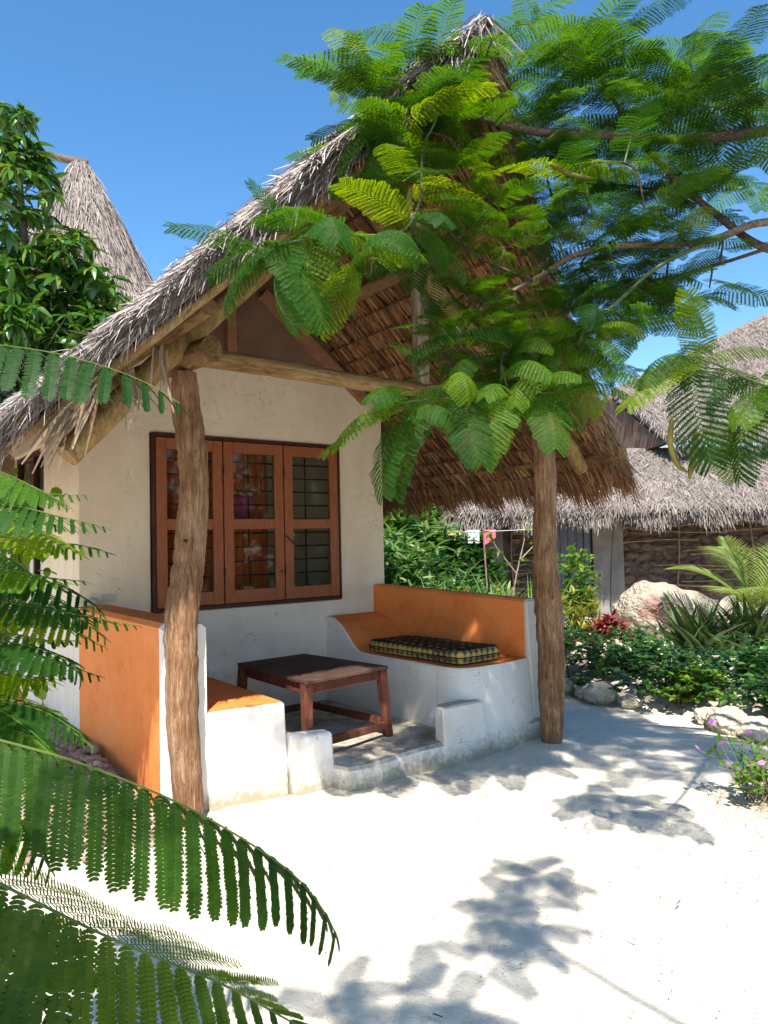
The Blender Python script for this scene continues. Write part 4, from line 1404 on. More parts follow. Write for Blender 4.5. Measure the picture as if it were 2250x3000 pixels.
# ------------------------------------------------------------------ thatch
def strands(root, direc, nrm, L, W, bend, g, segs=2):
    """many flat blades: root (n,3), direction, surface normal, lengths, widths -> verts, quads"""
    n = len(root)
    direc = direc / np.linalg.norm(direc, axis=1)[:, None]
    side = np.cross(direc, nrm)
    side /= np.linalg.norm(side, axis=1)[:, None] + 1e-9
    tw = g.uniform(-.9, .9, n)[:, None]
    up = np.cross(side, direc)
    side = side * np.cos(tw) + up * np.sin(tw)
    rows = []
    for k in range(segs + 1):
        t = k / segs
        c = root + direc * (L * t)[:, None] + nrm * (bend * t * t)[:, None]
        w = W * (1.0 if k < segs else .45)
        rows += [c - side * w[:, None] / 2, c + side * w[:, None] / 2]
    v = np.stack(rows, 1)                       # n, 2*(segs+1), 3
    m = 2 * (segs + 1)
    base = (np.arange(n) * m)[:, None]
    q = []
    for k in range(segs):
        q.append(np.concatenate([base + 2 * k, base + 2 * k + 1, base + 2 * k + 3, base + 2 * k + 2], 1))
    return v.reshape(-1, 3), np.concatenate(q)


def build_roof():
    roof = empty('roof', None, None)
    roof.parent = cottage
    for k in ('label', 'category'):
        if k in roof:
            del roof[k]
    g = np.random.default_rng(33)
    TH = .10
    # solid thatch body of both slopes
    for side in (-1, 1):
        ns, ny = 26, 30
        v = []
        for lay in (0.0, TH):
            for a in range(ns):
                s = a / (ns - 1) * 1.0
                ya, yb = yfront(s, side) + .03, yback(s)
                for b in range(ny):
                    y = ya + (yb - ya) * b / (ny - 1)
                    lf = lay * (1 - .35 * s) + (.02 * math.sin(3 * y + 5 * s) + .015 * math.sin(7.3 * y - 3 * s) if lay else 0)
                    v.append(slope(side, s, y, lf))
        N = ns * ny
        f = []
        for a in range(ns - 1):
            for b in range(ny - 1):
                i = a * ny + b
                q = [i, i + 1, i + ny + 1, i + ny]
                f.append(q)
                f.append([N + k for k in q[::-1]])
        rim = [a * ny for a in range(ns)] + [(ns - 1) * ny + b for b in range(1, ny)] + [a * ny + ny - 1 for a in range(ns - 2, -1, -1)] + list(range(ny - 2, 0, -1))
        for k in range(len(rim)):
            a, b = rim[k], rim[(k + 1) % len(rim)]
            f.append([a, b, N + b, N + a])
        child(MB().add(v, f), 'thatch_bed', MAT['thatch_base'], roof)
    # back hip
    mb = MB()
    a0, b0 = slope(-1, 1, 3.9), slope(1, 1, 3.9)
    top = A(RX, 2.2, RZ + .05)
    mb.add([a0, b0, top, a0 + A(0, 0, .1), b0 + A(0, 0, .1), top + A(0, 0, .12)], [[0, 1, 2], [5, 4, 3], [0, 3, 4, 1], [1, 4, 5, 2], [2, 5, 3, 0]])
    child(mb, 'thatch_bed', MAT['thatch_base'], roof)

    # weathered blades laid down the slopes, coursed
    for side, n in ((-1, 92000), (1, 14000)):
        fall = SLL if side < 0 else SLR
        d0 = A(side * HALF, 0, -fall)
        Ls = np.linalg.norm(d0)
        d0 /= Ls
        nr = A(side * fall, 0, HALF) / Ls
        rows = 30
        s = (g.integers(0, rows, n) + g.uniform(-.25, .6, n)) / rows
        s = np.clip(s, -.02, 1.0)
        t = g.random(n) ** 1.25
        y = yfront(s, side) - .05 + (yback(np.clip(s, 0, 1)) - yfront(s, side) + .05) * t
        clump = .5 + .5 * np.sin(y * 9 + s * 40 + 2 * np.sin(s * 17 + y * 3))
        lift = TH * (1 - .35 * s) + g.uniform(-.012, .028, n) + .034 * clump
        root = slope(side, s, y, lift)
        yaw = g.normal(-.28, .50, n) + .22 * np.sin(y * 5 + s * 23)
        # near the verge the blades lean out over the edge
        edge = np.exp(-(y - yfront(s, side)) / .18)
        yaw_dir = A(0, -1, 0)
        direc = d0[None, :] * np.cos(yaw)[:, None] + yaw_dir[None, :] * (np.sin(yaw) + .18 * edge * g.random(n))[:, None]
        direc = direc + nr[None, :] * g.normal(.045, .07, n)[:, None]
        L = g.uniform(.06, .22, n)
        W = g.uniform(.003, .0085, n)
        bend = -L * g.uniform(.02, .28, n) * (g.random(n) < .6)
        mb = MB().add(*strands(root, direc, np.repeat(nr[None], n, 0), L, W, bend, g))
        o = child(mb, 'thatch', MAT['thatch_grey'], roof)
        o['kind'] = 'stuff'
        # stray tufts that stand up off the ridge and courses
        m = 900 if side < 0 else 350
        s = g.random(m) ** 1.6
        s[: m // 2] = g.uniform(-.01, .05, m // 2)
        y = yfront(s, side) + (yback(s) - yfront(s, side)) * g.random(m)
        root = slope(side, s, y, TH + .01)
        direc = d0[None] * g.uniform(.2, 1, m)[:, None] + nr[None] * g.uniform(.1, .75, m)[:, None] + A(0, -1, 0)[None] * g.normal(0, .5, m)[:, None]
        mb = MB().add(*strands(root, direc, np.repeat(nr[None], m, 0), g.uniform(.06, .19, m), g.uniform(.004, .011, m), -g.uniform(0, .05, m), g))
        o = child(mb, 'thatch_tufts', MAT['thatch_grey'], roof)
        o['kind'] = 'stuff'
    # ridge cap: saddle of crossed leaf bundles, ragged at the apex
    m = 4200
    y = g.uniform(-2.86, 2.2, m)
    sg = np.where(g.random(m) < .6, -1.0, 1.0)
    root = np.stack([RX + g.normal(0, .03, m), y, RZ + TH * 1.35 + g.uniform(-.01, .05, m)], 1)
    direc = np.stack([sg * g.uniform(.4, 1, m), g.normal(0, .22, m), -g.uniform(.35, 1.0, m)], 1)
    nn = np.stack([sg * .5, np.zeros(m), np.full(m, .8)], 1)
    o = child(MB().add(*strands(root, direc, nn, g.uniform(.12, .3, m), g.uniform(.004, .011, m), -g.uniform(0, .08, m), g)), 'ridge_cap', MAT['thatch_grey'], roof)
    o['kind'] = 'stuff'
    child(MB().add(*tube([(RX + .02, -2.86, RZ + .13), (RX, -1.6, RZ + .12)], .018, 8, .1, 2)), 'ridge_stick', MAT['bark'], roof, True)
    child(MB().add(*tube([(RX + .14, -2.84, RZ + .14), (RX - .06, -2.76, RZ + .0)], .013, 8, .1, 3)), 'ridge_stick', MAT['bark'], roof, True)
    # verge fringes: blades hang off the front edges
    for side, n, mat in ((-1, 1700, 'thatch_grey'), (1, 3600, 'thatch_straw')):
        fall = SLL if side < 0 else SLR
        d0 = A(side * HALF, 0, -fall)
        d0 /= np.linalg.norm(d0)
        nr = A(side * fall, 0, HALF)
        nr /= np.linalg.norm(nr)
        s = g.random(n) * 1.0
        y = yfront(s, side) + g.uniform(-.04, .06, n)
        root = slope(side, s, y, g.uniform(.0, TH, n))
        direc = d0[None] * g.uniform(.7, 1, n)[:, None] + A(0, -1, 0)[None] * g.uniform(-.15, .26, n)[:, None] + nr[None] * g.normal(-.06, .12, n)[:, None]
        o = child(MB().add(*strands(root, direc, np.repeat(nr[None], n, 0), g.uniform(.08, .22, n) * (.65 if side < 0 else 1), g.uniform(.003, .009, n), -g.uniform(0, .06, n), g)), 'verge_fringe', MAT[mat], roof)
        o['kind'] = 'stuff'
    # loose hanging bunches at the left eave corner
    for cx, cy, cz, k in ((-.86, -2.10, 2.36, 16), (-1.00, -2.13, 2.27, 22), (-1.12, -2.10, 2.15, 24), (-.72, -2.14, 2.46, 10)):
        root = A(cx, cy, cz)[None] + g.normal(0, .018, (k, 3))
        direc = np.stack([g.normal(.04, .18, k), g.normal(-.05, .12, k), -np.ones(k)], 1)
        if cx < -.9:
            direc[:, 0] -= .55
        o = child(MB().add(*strands(root, direc, np.repeat(A(0, -1, 0)[None], k, 0), g.uniform(.14, .34, k), g.uniform(.006, .016, k), g.uniform(-.03, .03, k), g)), 'loose_bunch', MAT['thatch_straw'], roof)
        o['kind'] = 'stuff'

    # lining: brown leaf rows hanging between the battens, seen from below
    for side, n in ((1, 15000), (-1, 7000)):
        fall = SLL if side < 0 else SLR
        d0 = A(side * HALF, 0, -fall)
        d0 /= np.linalg.norm(d0)
        nr = A(side * fall, 0, HALF)
        nr /= np.linalg.norm(nr)
        ns, ny = 20, 12
        v = []
        for a in range(ns):
            s = a / (ns - 1) * .99
            ya, yb = yfront(s, side) + .035, yback(s) - .05
            for b in range(ny):
                v.append(slope(side, s, ya + (yb - ya) * b / (ny - 1), -.008))
        f = [[a * ny + b, a * ny + b + 1, (a + 1) * ny + b + 1, (a + 1) * ny + b] for a in range(ns - 1) for b in range(ny - 1)]
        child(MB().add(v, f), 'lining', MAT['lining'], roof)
        rows = 19
        si = g.integers(0, rows, n)
        s = (si + .15 + g.uniform(-.08, .08, n)) / rows
        yb = np.where(s > .55, 3.2, .6)
        y = yfront(s, side) + .02 + (yb - yfront(s, side)) * g.random(n)
        root = slope(side, s, y, -g.uniform(.012, .03, n))
        sk = g.normal(.10, .13, n)
        direc = d0[None] + A(0, -1, 0)[None] * sk[:, None] - nr[None] * g.uniform(.0, .13, n)[:, None]
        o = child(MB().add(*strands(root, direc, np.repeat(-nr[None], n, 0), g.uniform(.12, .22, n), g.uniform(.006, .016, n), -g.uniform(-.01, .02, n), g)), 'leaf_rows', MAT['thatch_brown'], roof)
        o['kind'] = 'stuff'
        for k in range(rows + 1):
            s = min(1.0, (k + .12) / rows)
            yb = 3.2 if s > .55 else .1
            P = np.array([slope(side, s, yy, -.030 - .006 * math.sin(yy * 4 + k)) for yy in np.linspace(float(yfront(s, side)) + .05, yb, 10)])
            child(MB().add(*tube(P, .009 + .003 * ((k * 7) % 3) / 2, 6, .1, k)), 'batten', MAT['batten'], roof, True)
        # tie strips: thin laths running down the slope
        for k in range(7):
            y0 = -2.2 + k * .42
            ss = np.linspace(.06, .97, 10)
            P = np.array([slope(side, q, max(y0 + .03 * math.sin(5 * q + k), float(yfront(q, side)) + .06), -.046) for q in ss])
            child(MB().add(*tube(P, .010, 6, .1, 40 + k)), 'lath', MAT['batten'], roof, True)
    # eave fringes
    for side, n in ((1, 6500), (-1, 4500)):
        fall = SLL if side < 0 else SLR
        d0 = A(side * HALF, 0, -fall)
        d0 /= np.linalg.norm(d0)
        nr = A(side * fall, 0, HALF)
        nr /= np.linalg.norm(nr)
        y = g.uniform(-2.04, 3.6, n)
        root = slope(side, g.uniform(.93, 1.0, n), y, g.uniform(-.03, .06, n))
        direc = d0[None] * 1.0 + A(0, 0, -1)[None] * g.uniform(.1, .7, n)[:, None] + A(0, -1, 0)[None] * g.normal(.12, .16, n)[:, None]
        o = child(MB().add(*strands(root, direc, np.repeat(nr[None], n, 0), g.uniform(.14, .30, n) * (1 if side > 0 else .6) * (1 + .25 * np.sin(y * 11)), g.uniform(.004, .011, n), -g.uniform(0, .04, n), g)), 'eave_fringe', MAT['thatch_brown'] if side > 0 else MAT['thatch_grey'], roof)
        o['kind'] = 'stuff'


build_roof()


# ================================================================== THINGS ON THE PORCH
def build_table():
    t = empty('table', 'low dark red-brown wooden table on the porch between the benches', 'table', (.80, -.90, .145))
    Z = .640 - .145
    c = [A(-.34, -.545), A(.40, -.44), A(.275, .505), A(-.335, .465)]    # corners of the top, slightly out of square
    top = []
    mb = MB()
    mb.add(*hexa([(*p, Z - .024) for p in c] + [(*p, Z) for p in c]))
    bevel(mb.build('tabletop', MAT['table_top_wood'], t), .005, 2)
    cen = sum(c) / 4
    legs = []
    for p in c:
        a = p + (cen - p) * .09
        b = p + (cen - p) * .015
        legs.append((a, b))
        s, s2 = .031, .026
        q = [(b[0] - s2, b[1] - s2, 0.0), (b[0] + s2, b[1] - s2, 0.0), (b[0] + s2, b[1] + s2, 0.0), (b[0] - s2, b[1] + s2, 0.0),
             (a[0] - s, a[1] - s, Z - .025), (a[0] + s, a[1] - s, Z - .025), (a[0] + s, a[1] + s, Z - .025), (a[0] - s, a[1] + s, Z - .025)]
        bevel(MB().add(*hexa(q)).build('leg', MAT['table_wood'], t), .004, 2)

    def rail(p, q, z0, z1, w, name, inset):
        d = q - p
        L = np.linalg.norm(d)
        d /= L
        n = A(-d[1], d[0]) * w
        p = p + d * inset
        q = q - d * inset
        v = [(*(p - n), z0), (*(q - n), z0), (*(q + n), z0), (*(p + n), z0), (*(p - n), z1), (*(q - n), z1), (*(q + n), z1), (*(p + n), z1)]
        bevel(MB().add(*hexa(v)).build(name, MAT['table_wood'], t), .003, 2)
    for k in range(4):
        a, b = legs[k][0], legs[(k + 1) % 4][0]
        rail(a, b, Z - .092, Z - .026, .012, 'apron', .033)
        a, b = legs[k][1] * .93 + cen * .07, legs[(k + 1) % 4][1] * .93 + cen * .07
        a = legs[k][1] + (legs[k][0] - legs[k][1]) * .16
        b = legs[(k + 1) % 4][1] + (legs[(k + 1) % 4][0] - legs[(k + 1) % 4][1]) * .16
        rail(a, b, .055 + .02 * (k % 2), .105 + .02 * (k % 2), .014, 'stretcher', .030)
    return t


build_table()


def build_cushion():
    t = empty('cushion', 'long bench cushion in yellow and black printed cotton on the orange seat', 'cushion', (1.90, -1.0, .604))
    n = 28
    # rounded box; sides bulge, ends soft
    xs, ys, h = .225, .545, .115
    rings = []
    for z, ins in ((0, .020), (.010, .006), (.028, .0), (.048, .004), (.070, .0), (.086, .006), (.096, .020)):
        ring = []
        for k in range(56):
            a = 2 * math.pi * k / 56
            ca, sa = math.cos(a), math.sin(a)
            e = .16
            x = (xs - ins) * math.copysign(abs(ca) ** e, ca)
            y = (ys - ins) * math.copysign(abs(sa) ** e, sa)
            x += .20 * (-.0) - (y) * .055
            ring.append((x, y, z + .006 * math.sin(y * 9) * (z > .05)))
        rings.append(ring)
    v = [p for r in rings for p in r]
    m = 56
    f = [[r * m + k, r * m + (k + 1) % m, (r + 1) * m + (k + 1) % m, (r + 1) * m + k] for r in range(len(rings) - 1) for k in range(m)]
    MB().add(v, f).build('side_panel', MAT['printed_cotton'], t, True)
    top = rings[-1]
    base = [(p[0] * .8, p[1] * .9, p[2] + .012) for p in top] + [(0, 0, top[0][2] + .016)]
    v = top + base
    f = [[k, (k + 1) % m, m + (k + 1) % m, m + k] for k in range(m)] + [[m + k, m + (k + 1) % m, 2 * m] for k in range(m)]
    MB().add(v, f).build('top_panel', MAT['printed_cotton_shaded'], t, True)
    for r in (0, 3, 6):
        P = np.array([(p[0] * 1.006, p[1] * 1.004, p[2]) for p in rings[r]] + [rings[r][0]])
        MB().add(*tube(P, .0052, 6, 0, 0, False)).build('piping', MAT['piping'], t, True)
    return t


build_cushion()


def single_rock(name, label, cat, loc, size, seed, mat='coral_rock', group=None, sub=3, rough=.24):
    v, f = rock(seed, size, sub, rough)
    return_o = MB().add(v, f).build(name, MAT[mat], None, False)
    return_o.location = loc
    tag(return_o, label, cat, group)
    return return_o


single_rock('coral_lump', 'small grey lump of coral on top of the left orange wall', 'stone', (-.475, -.05, 1.137), (.036, .03, .03), 61, 'coral_rock', None, 2)


# ================================================================== FLAME TREES
def pinnate(P, up, plen, npairs, nl, ll, lw, fold=0.0, droop=.25, seed=0, near=False, start=.12, lace=0):
    """bipinnate leaf along the rachis P: returns builder with leaflets (0) and rachis/ribs (1)"""
    g = np.random.default_rng(seed)
    mb = MB()
    n = len(P)
    T, S, N = frames(P, up)
    cum = np.linspace(0, 1, n)
    L = np.sum(np.linalg.norm(np.diff(P, axis=0), axis=1))
    r0 = .0017 if near else .0022
    mb.add(*tube(P, np.linspace(r0, r0 * .45, n), 5, 0, 0, False, hint=up), 1)
    ts = np.linspace(start, .985, npairs)
    bases, dirs, nrms, lens = [], [], [], []
    for i, t in enumerate(ts):
        p = np.array([np.interp(t, cum, P[:, k]) for k in range(3)])
        tv = np.array([np.interp(t, cum, T[:, k]) for k in range(3)])
        sv = np.array([np.interp(t, cum, S[:, k]) for k in range(3)])
        nv = np.array([np.interp(t, cum, N[:, k]) for k in range(3)])
        prof = .62 + .42 * math.sin(math.pi * min(1, .18 + .82 * t)) if t < .9 else .62 + .42 * math.sin(math.pi * min(1, .18 + .82 * t)) - .9 * (t - .9)
        if near:
            prof *= min(1.0, 1.0 - .55 * max(0, t - .62) / .38)
        for sd in (-1, 1):
            fo = fold + g.normal(0, .06)
            fw = (.42 + .95 * t ** 2.4 if near else .30 + .8 * t ** 3) + g.normal(0, .05)
            d = sd * sv * math.cos(fo) - nv * math.sin(fo) + tv * fw
            d /= np.linalg.norm(d)
            nn = nv - d * (nv @ d)
            nn /= np.linalg.norm(nn) + 1e-9
            bases.append(p)
            dirs.append(d)
            nrms.append(nn)
            lens.append(plen * prof * g.uniform(.92, 1.05))
    B, D, NN, LL = map(np.array, (bases, dirs, nrms, lens))
    m = len(B)
    # ribs of the pinnae
    k = 4
    tt = np.linspace(0, 1, k)
    C = B[:, None, :] + D[:, None, :] * (LL[:, None] * tt[None])[:, :, None] - NN[:, None, :] * (LL[:, None] * droop * tt[None] ** 2)[:, :, None]
    wv = np.cross(D, NN)
    w = (.0004 if near else .0009) * (1 - .6 * tt)
    V = np.stack([C - wv[:, None, :] * w[None, :, None], C + wv[:, None, :] * w[None, :, None]], 2).reshape(-1, 3)
    base = (np.arange(m) * 2 * k)[:, None] + 2 * np.arange(k - 1)[None, :]
    base = base.reshape(-1, 1)
    mb.add(V, np.concatenate([base, base + 1, base + 3, base + 2], 1), 1)
    # leaflets
    tl = (np.arange(nl) + .6) / nl
    pos = B[:, None, :] + D[:, None, :] * (LL[:, None] * tl[None])[:, :, None] - NN[:, None, :] * (LL[:, None] * droop * tl[None] ** 2)[:, :, None]
    td = D[:, None, :] - NN[:, None, :] * (2 * droop * tl[None])[:, :, None]
    td /= np.linalg.norm(td, axis=2)[:, :, None]
    shape = np.clip(np.minimum(1.0, .55 + tl * 4) * np.minimum(1, (1.04 - tl) * 4 + .35), .3, 1)
    allv, allf, off = [], [], mb.n
    for sd in (-1, 1):
        ld = sd * wv[:, None, :] + td * .30 + NN[:, None, :] * (.10 + g.normal(0, .05 if near else .10, (m, nl)))[:, :, None]
        ld /= np.linalg.norm(ld, axis=2)[:, :, None]
        ln = (ll * shape[None, :] * g.uniform(.88, 1.08, (m, nl)) * np.minimum(1, (LL / plen) ** (1.1 if near else .4))[:, None])[:, :, None]
        thin = np.where((np.arange(m) % 2 == 1)[:, None], 1 - .6 * lace, 1.0)       # far half seen nearly edge-on
        hw = (lw * .5 * (.6 + .4 * shape[None, :]) * thin)[:, :, None]
        if near:
            pts = [pos - td * hw * .8, pos + ld * ln * .2 - td * hw * .98, pos + ld * ln * .6 - td * hw, pos + ld * ln * .92 - td * hw * .55, pos + ld * ln,
                   pos + ld * ln * .92 + td * hw * .55, pos + ld * ln * .6 + td * hw, pos + ld * ln * .2 + td * hw * .98, pos + td * hw * .8]
        else:
            pts = [pos - td * hw * .6, pos + ld * ln * .75 - td * hw, pos + ld * ln, pos + ld * ln * .75 + td * hw]
        q = np.stack(pts, 2).reshape(-1, 3)
        nn_ = len(pts)
        mb.add(q, np.arange(len(q)).reshape(-1, nn_), 0)
    return mb


def arch(L, a0, droop, sway=0.0, n=12):
    """rachis in its own frame: grows along +x, bends down"""
    t = np.linspace(0, 1, n)
    ang = a0 - droop * t ** 1.3
    dx = np.cos(ang) * L / (n - 1)
    dz = np.sin(ang) * L / (n - 1)
    x = np.concatenate([[0], np.cumsum(dx[:-1])])
    z = np.concatenate([[0], np.cumsum(dz[:-1])])
    y = sway * t ** 2 * L
    return np.stack([x, y, z], 1)


LEAF_MESH = []
for _k, (_a0, _dr, _sw, _fold, _pd) in enumerate([(.25, .7, .10, .10, .18), (.35, 1.1, -.12, .25, .25), (.15, .5, .05, -.05, .12), (.3, 1.5, .15, .35, .3), (.2, .9, -.05, .15, .2), (.1, .35, -.1, .05, .15), (.3, 1.9, .08, .5, .35)]):
    _P = arch(1.0, _a0, _dr, _sw, 14)
    _mb = pinnate(_P, (0, 0, 1), .27, 17, 16, .037, .0195, _fold, _pd, 100 + _k)
    LEAF_MESH.append(_mb)
LEAF_DATA = [m.mesh('flame_leaf', [MAT['flame_leaf'], MAT['rachis']]) for m in LEAF_MESH]


def leaf_matrix(p, az, pitch, roll, sc):
    return Matrix.Translation(Vector(p)) @ Matrix.Rotation(az, 4, 'Z') @ Matrix.Rotation(-pitch, 4, 'Y') @ Matrix.Rotation(roll, 4, 'X') @ Matrix.Scale(sc, 4)


def build_flame_tree():
    base = A(2.55, -4.62, 0)
    tree = empty('flame_tree', 'flame tree with feathery fronds hanging over the porch roof', 'tree', tuple(base))
    g = np.random.default_rng(77)
    mb = MB()
    # trunk rising out of the sand, off to the right
    fork = A(*LIMBS[0][0][0])
    P = spline([base + A(.05, -.1, -.2), base + A(.0, 0, .4), base + A(-.03, .03, 1.3), base + A(-.05, .07, 2.1), fork], 26)
    tr = MB().add(*tube(P, np.interp(np.linspace(0, 1, 26), [0, .12, .5, 1], [.20, .135, .11, .085]), 18, .05, 71))
    for a in tr.v:
        a -= base
    tr.build('trunk', MAT['bark'], tree, True)
    limbs = []
    for k, (pts, r0, r1) in enumerate(LIMBS):
        P = spline(pts, 12 * (len(pts) - 1) + 2)
        P = P + (np.stack([vnoise(P * 2.2, 200 + k * 3 + c, 2) for c in range(3)], 1) * .02) * np.linspace(.2, 1, len(P))[:, None]
        R = np.linspace(r0 * .72, r1 * .85, len(P))
        m = MB().add(*tube(P, R, 10, .06, 80 + k))
        for a in m.v:
            a -= base
        m.build('limb', MAT['pale_bark'] if k == 2 else (MAT['bark'] if k in (1, 7, 8, 9, 12) else MAT['stem_green'] if k in (4, 5, 3) else MAT['bark']), tree, True)
        limbs.append(P)
    # limb that passes above the camera (its shade falls on the sand in front)
    P = spline([fork, A(2.45, -5.6, 3.25), A(1.3, -6.9, 3.7), A(-.3, -7.1, 3.75), A(-1.15, -6.7, 3.6), A(-1.2, -5.6, 3.42), A(-1.1, -5.0, 3.4)], 50)
    m = MB().add(*tube(P, np.linspace(.04, .006, 50), 10, .06, 95))
    for a in m.v:
        a -= base
    m.build('limb', MAT['bark'], tree, True)
    over = P
    allP = np.concatenate(limbs)
    leaves = []
    todo = [(np.array(t), c, s) for t, c, s in TIPS]
    todo.sort(key=lambda q: np.min(np.linalg.norm(allP - q[0], axis=1)))
    for (tip, cnt, sc) in todo:
        # thin twig from the nearest limb point
        j = np.argmin(np.linalg.norm(allP - tip, axis=1))
        a = allP[j]
        if np.linalg.norm(a - tip) > .04:
            mid = (a + tip) / 2 + A(*g.normal(0, .03, 3)) + A(0, 0, .03)
            Pt = spline([a, mid, tip], 8)
            allP = np.concatenate([allP, Pt])
            m = MB().add(*tube(Pt, np.linspace(.007, .004, 8), 6, .05, int(j)))
            for q in m.v:
                q -= base
            m.build('twig', MAT['stem_green'] if g.random() < .45 else MAT['bark'], tree, True)
        a0 = g.uniform(0, 6.28)
        low = tip[2] < 2.95
        for k in range(cnt):
            az = a0 + 6.283 * k / cnt + g.normal(0, .3)
            pit = g.normal(.02, .12) if not low else g.normal(-.05, .25)
            leaves.append((tip + A(*g.normal(0, .02, 3)), az, pit, g.normal(0, .13 if not low else .22), sc * g.uniform(.8, 1.15), low))
    # hand-placed fronds that read clearly against the roof and wall
    for (p, q, sc, roll, var) in HEROES_TREE:
        p = np.array(p)
        q = np.array(q)
        d = q - p
        az = math.atan2(d[1], d[0])
        pit = math.atan2(d[2], math.hypot(d[0], d[1]))
        leaves.append((p, az, pit, roll, sc, var))
    # leaves on the limb above the camera and further out, some added to shade near fronds
    extra = []
    for (x, y, z, c, sz) in OVERHEAD:
        a0 = g.uniform(0, 6.28)
        for k in range(c):
            extra.append((A(x, y, z) + A(*g.normal(0, .03, 3)), a0 + 6.283 * k / c + g.normal(0, .3), g.normal(.1, .25), g.normal(0, .25), sz * g.uniform(.85, 1.15), False))
    cd = Vector((math.sin(YAW), math.cos(YAW), 0))
    leaves.sort(key=lambda L: (Vector(L[0]) - CAM).dot(cd))
    iv = Matrix.Translation(Vector(base)).inverted()
    rest = leaves[295:] + extra
    for i, (p, az, pit, roll, sc, low) in enumerate(leaves[:295]):
        if isinstance(low, bool) or isinstance(low, np.bool_):
            var = int(g.choice([0, 2, 5, 2, 4, 5, 0, 1])) if not low else int(g.choice([1, 3, 4, 6, 3]))
        else:
            var = low
        o = link('leaf', LEAF_DATA[var], tree)
        o.matrix_local = iv @ leaf_matrix(p, az, pit, roll, sc)
    mb = MB()
    for (p, az, pit, roll, sc, low) in rest:
        src = LEAF_MESH[int(g.choice([0, 2, 5, 2, 5, 4]))]
        M = np.array(iv @ leaf_matrix(p, az, pit, roll, sc))
        v = np.concatenate(src.v)
        v = v @ M[:3, :3].T + M[:3, 3]
        off = mb.n
        mb.v.append(v)
        mb.n += len(v)
        mb.f.extend([[i + off for i in q] for q in src.f])
        mb.m.extend(src.m)
    o = mb.build('far_and_shade_leaves', [MAT['flame_leaf'], MAT['rachis']], tree)
    o['kind'] = 'stuff'
    # seed pods
    for (pts, r) in PODS:
        P = spline(pts, 14)
        R = r * np.array([.35, .7, .9, 1, 1, 1, 1, 1, 1, 1, .95, .85, .6, .25])
        v, f = tube(P, R, 10, 0, 0)
        m = MB().add(v, f)
        for a in m.v:
            a -= base
        m.build('seed_pod', MAT['pod'], tree, True)


build_flame_tree()


def build_near_tree():
    base = A(-2.30, -4.10, 0)
    tree = empty('young_flame_tree', 'young flame tree at the left edge, fronds close to the camera', 'tree', tuple(base))
    P = spline([base + A(.05, .02, -.15), base + A(.02, .02, .5), base + A(.0, .0, 1.2), base + A(-.04, .05, 2.1)], 22)
    m = MB().add(*tube(P, np.linspace(.05, .028, 22), 12, .05, 55))
    for a in m.v:
        a -= base
    m.build('trunk', MAT['bark'], tree, True)
    for k, (pts, plen, npairs, tilt, fold, dr) in enumerate(HERO):
        pts = [np.array(p) for p in pts]
        # leaf stalk joins the trunk off to the left
        z = min(2.05, max(.5, pts[0][2] - .12))
        j = np.array([base[0], base[1], z])
        P = spline([j, (j + pts[0]) / 2 + A(0, 0, .03), pts[0]], 10)
        m = MB().add(*tube(P, np.linspace(.007, .003, 10), 6, .05, k))
        for a in m.v:
            a -= base
        m.build('twig', MAT['stem_green'], tree, True)
        R = spline(pts, 26)
        cen = R.mean(0)
        tocam = np.array(CAM) - cen
        tocam /= np.linalg.norm(tocam)
        up = A(0, 0, 1) * (1 - abs(tilt)) + tocam * tilt
        mb = pinnate(R, up, plen, npairs, 26, plen * (.094 if k < 2 else .128 if k == 2 else .112), plen * .0425, fold, dr, 300 + k, near=True, start=.05, lace=1 if k == 1 else 0)
        for a in mb.v:
            a -= base
        mb.build('leaf', [MAT['flame_leaf_shaded'] if k < 3 or k == 11 else MAT['flame_leaf'], MAT['rachis']], tree)


build_near_tree()


# ================================================================== OTHER PLANTS
def blade(L, W, curve=.15, fold=.18, segs=4, tipw=.0, basew=.3, maxat=.4):
    """single lance leaf along +x, slightly folded along its midrib"""
    t = np.linspace(0, 1, segs + 1)
    prof = np.where(t < maxat, basew + (1 - basew) * np.sin(t / maxat * np.pi / 2), np.cos((t - maxat) / (1 - maxat) * np.pi / 2) ** .8)
    prof = np.maximum(prof, tipw)
    x = t * L
    z = -curve * L * t ** 2
    w = W / 2 * prof
    v, f = [], []
    for k in range(segs + 1):
        v += [(x[k], -w[k], z[k] + fold * w[k]), (x[k], 0, z[k]), (x[k], w[k], z[k] + fold * w[k])]
    for k in range(segs):
        a, b = 3 * k, 3 * (k + 1)
        f += [[a, b, b + 1, a + 1], [a + 1, b + 1, b + 2, a + 2]]
    return np.array(v), np.array(f)


def rotm(az, pitch, roll):
    ca, sa, cp, sp, cr, sr = np.cos(az), np.sin(az), np.cos(pitch), np.sin(pitch), np.cos(roll), np.sin(roll)
    Rz = np.array([[ca, -sa, 0], [sa, ca, 0], [0, 0, 1]])
    Ry = np.array([[cp, 0, -sp], [0, 1, 0], [sp, 0, cp]])
    Rx = np.array([[1, 0, 0], [0, cr, -sr], [0, sr, cr]])
    return Rz @ Ry @ Rx


def scatter_leaves(places, proto):
    """places: list of (p, az, pitch, roll, scale)"""
    v, f = proto
    n = len(v)
    mb = MB()
    V = []
    for (p, az, pi, ro, sc) in places:
        V.append(v @ rotm(az, pi, ro).T * sc + p)
    if not V:
        return mb
    F = (f[None] + (np.arange(len(V)) * n)[:, None, None]).reshape(-1, f.shape[1])
    return mb.add(np.concatenate(V), F)


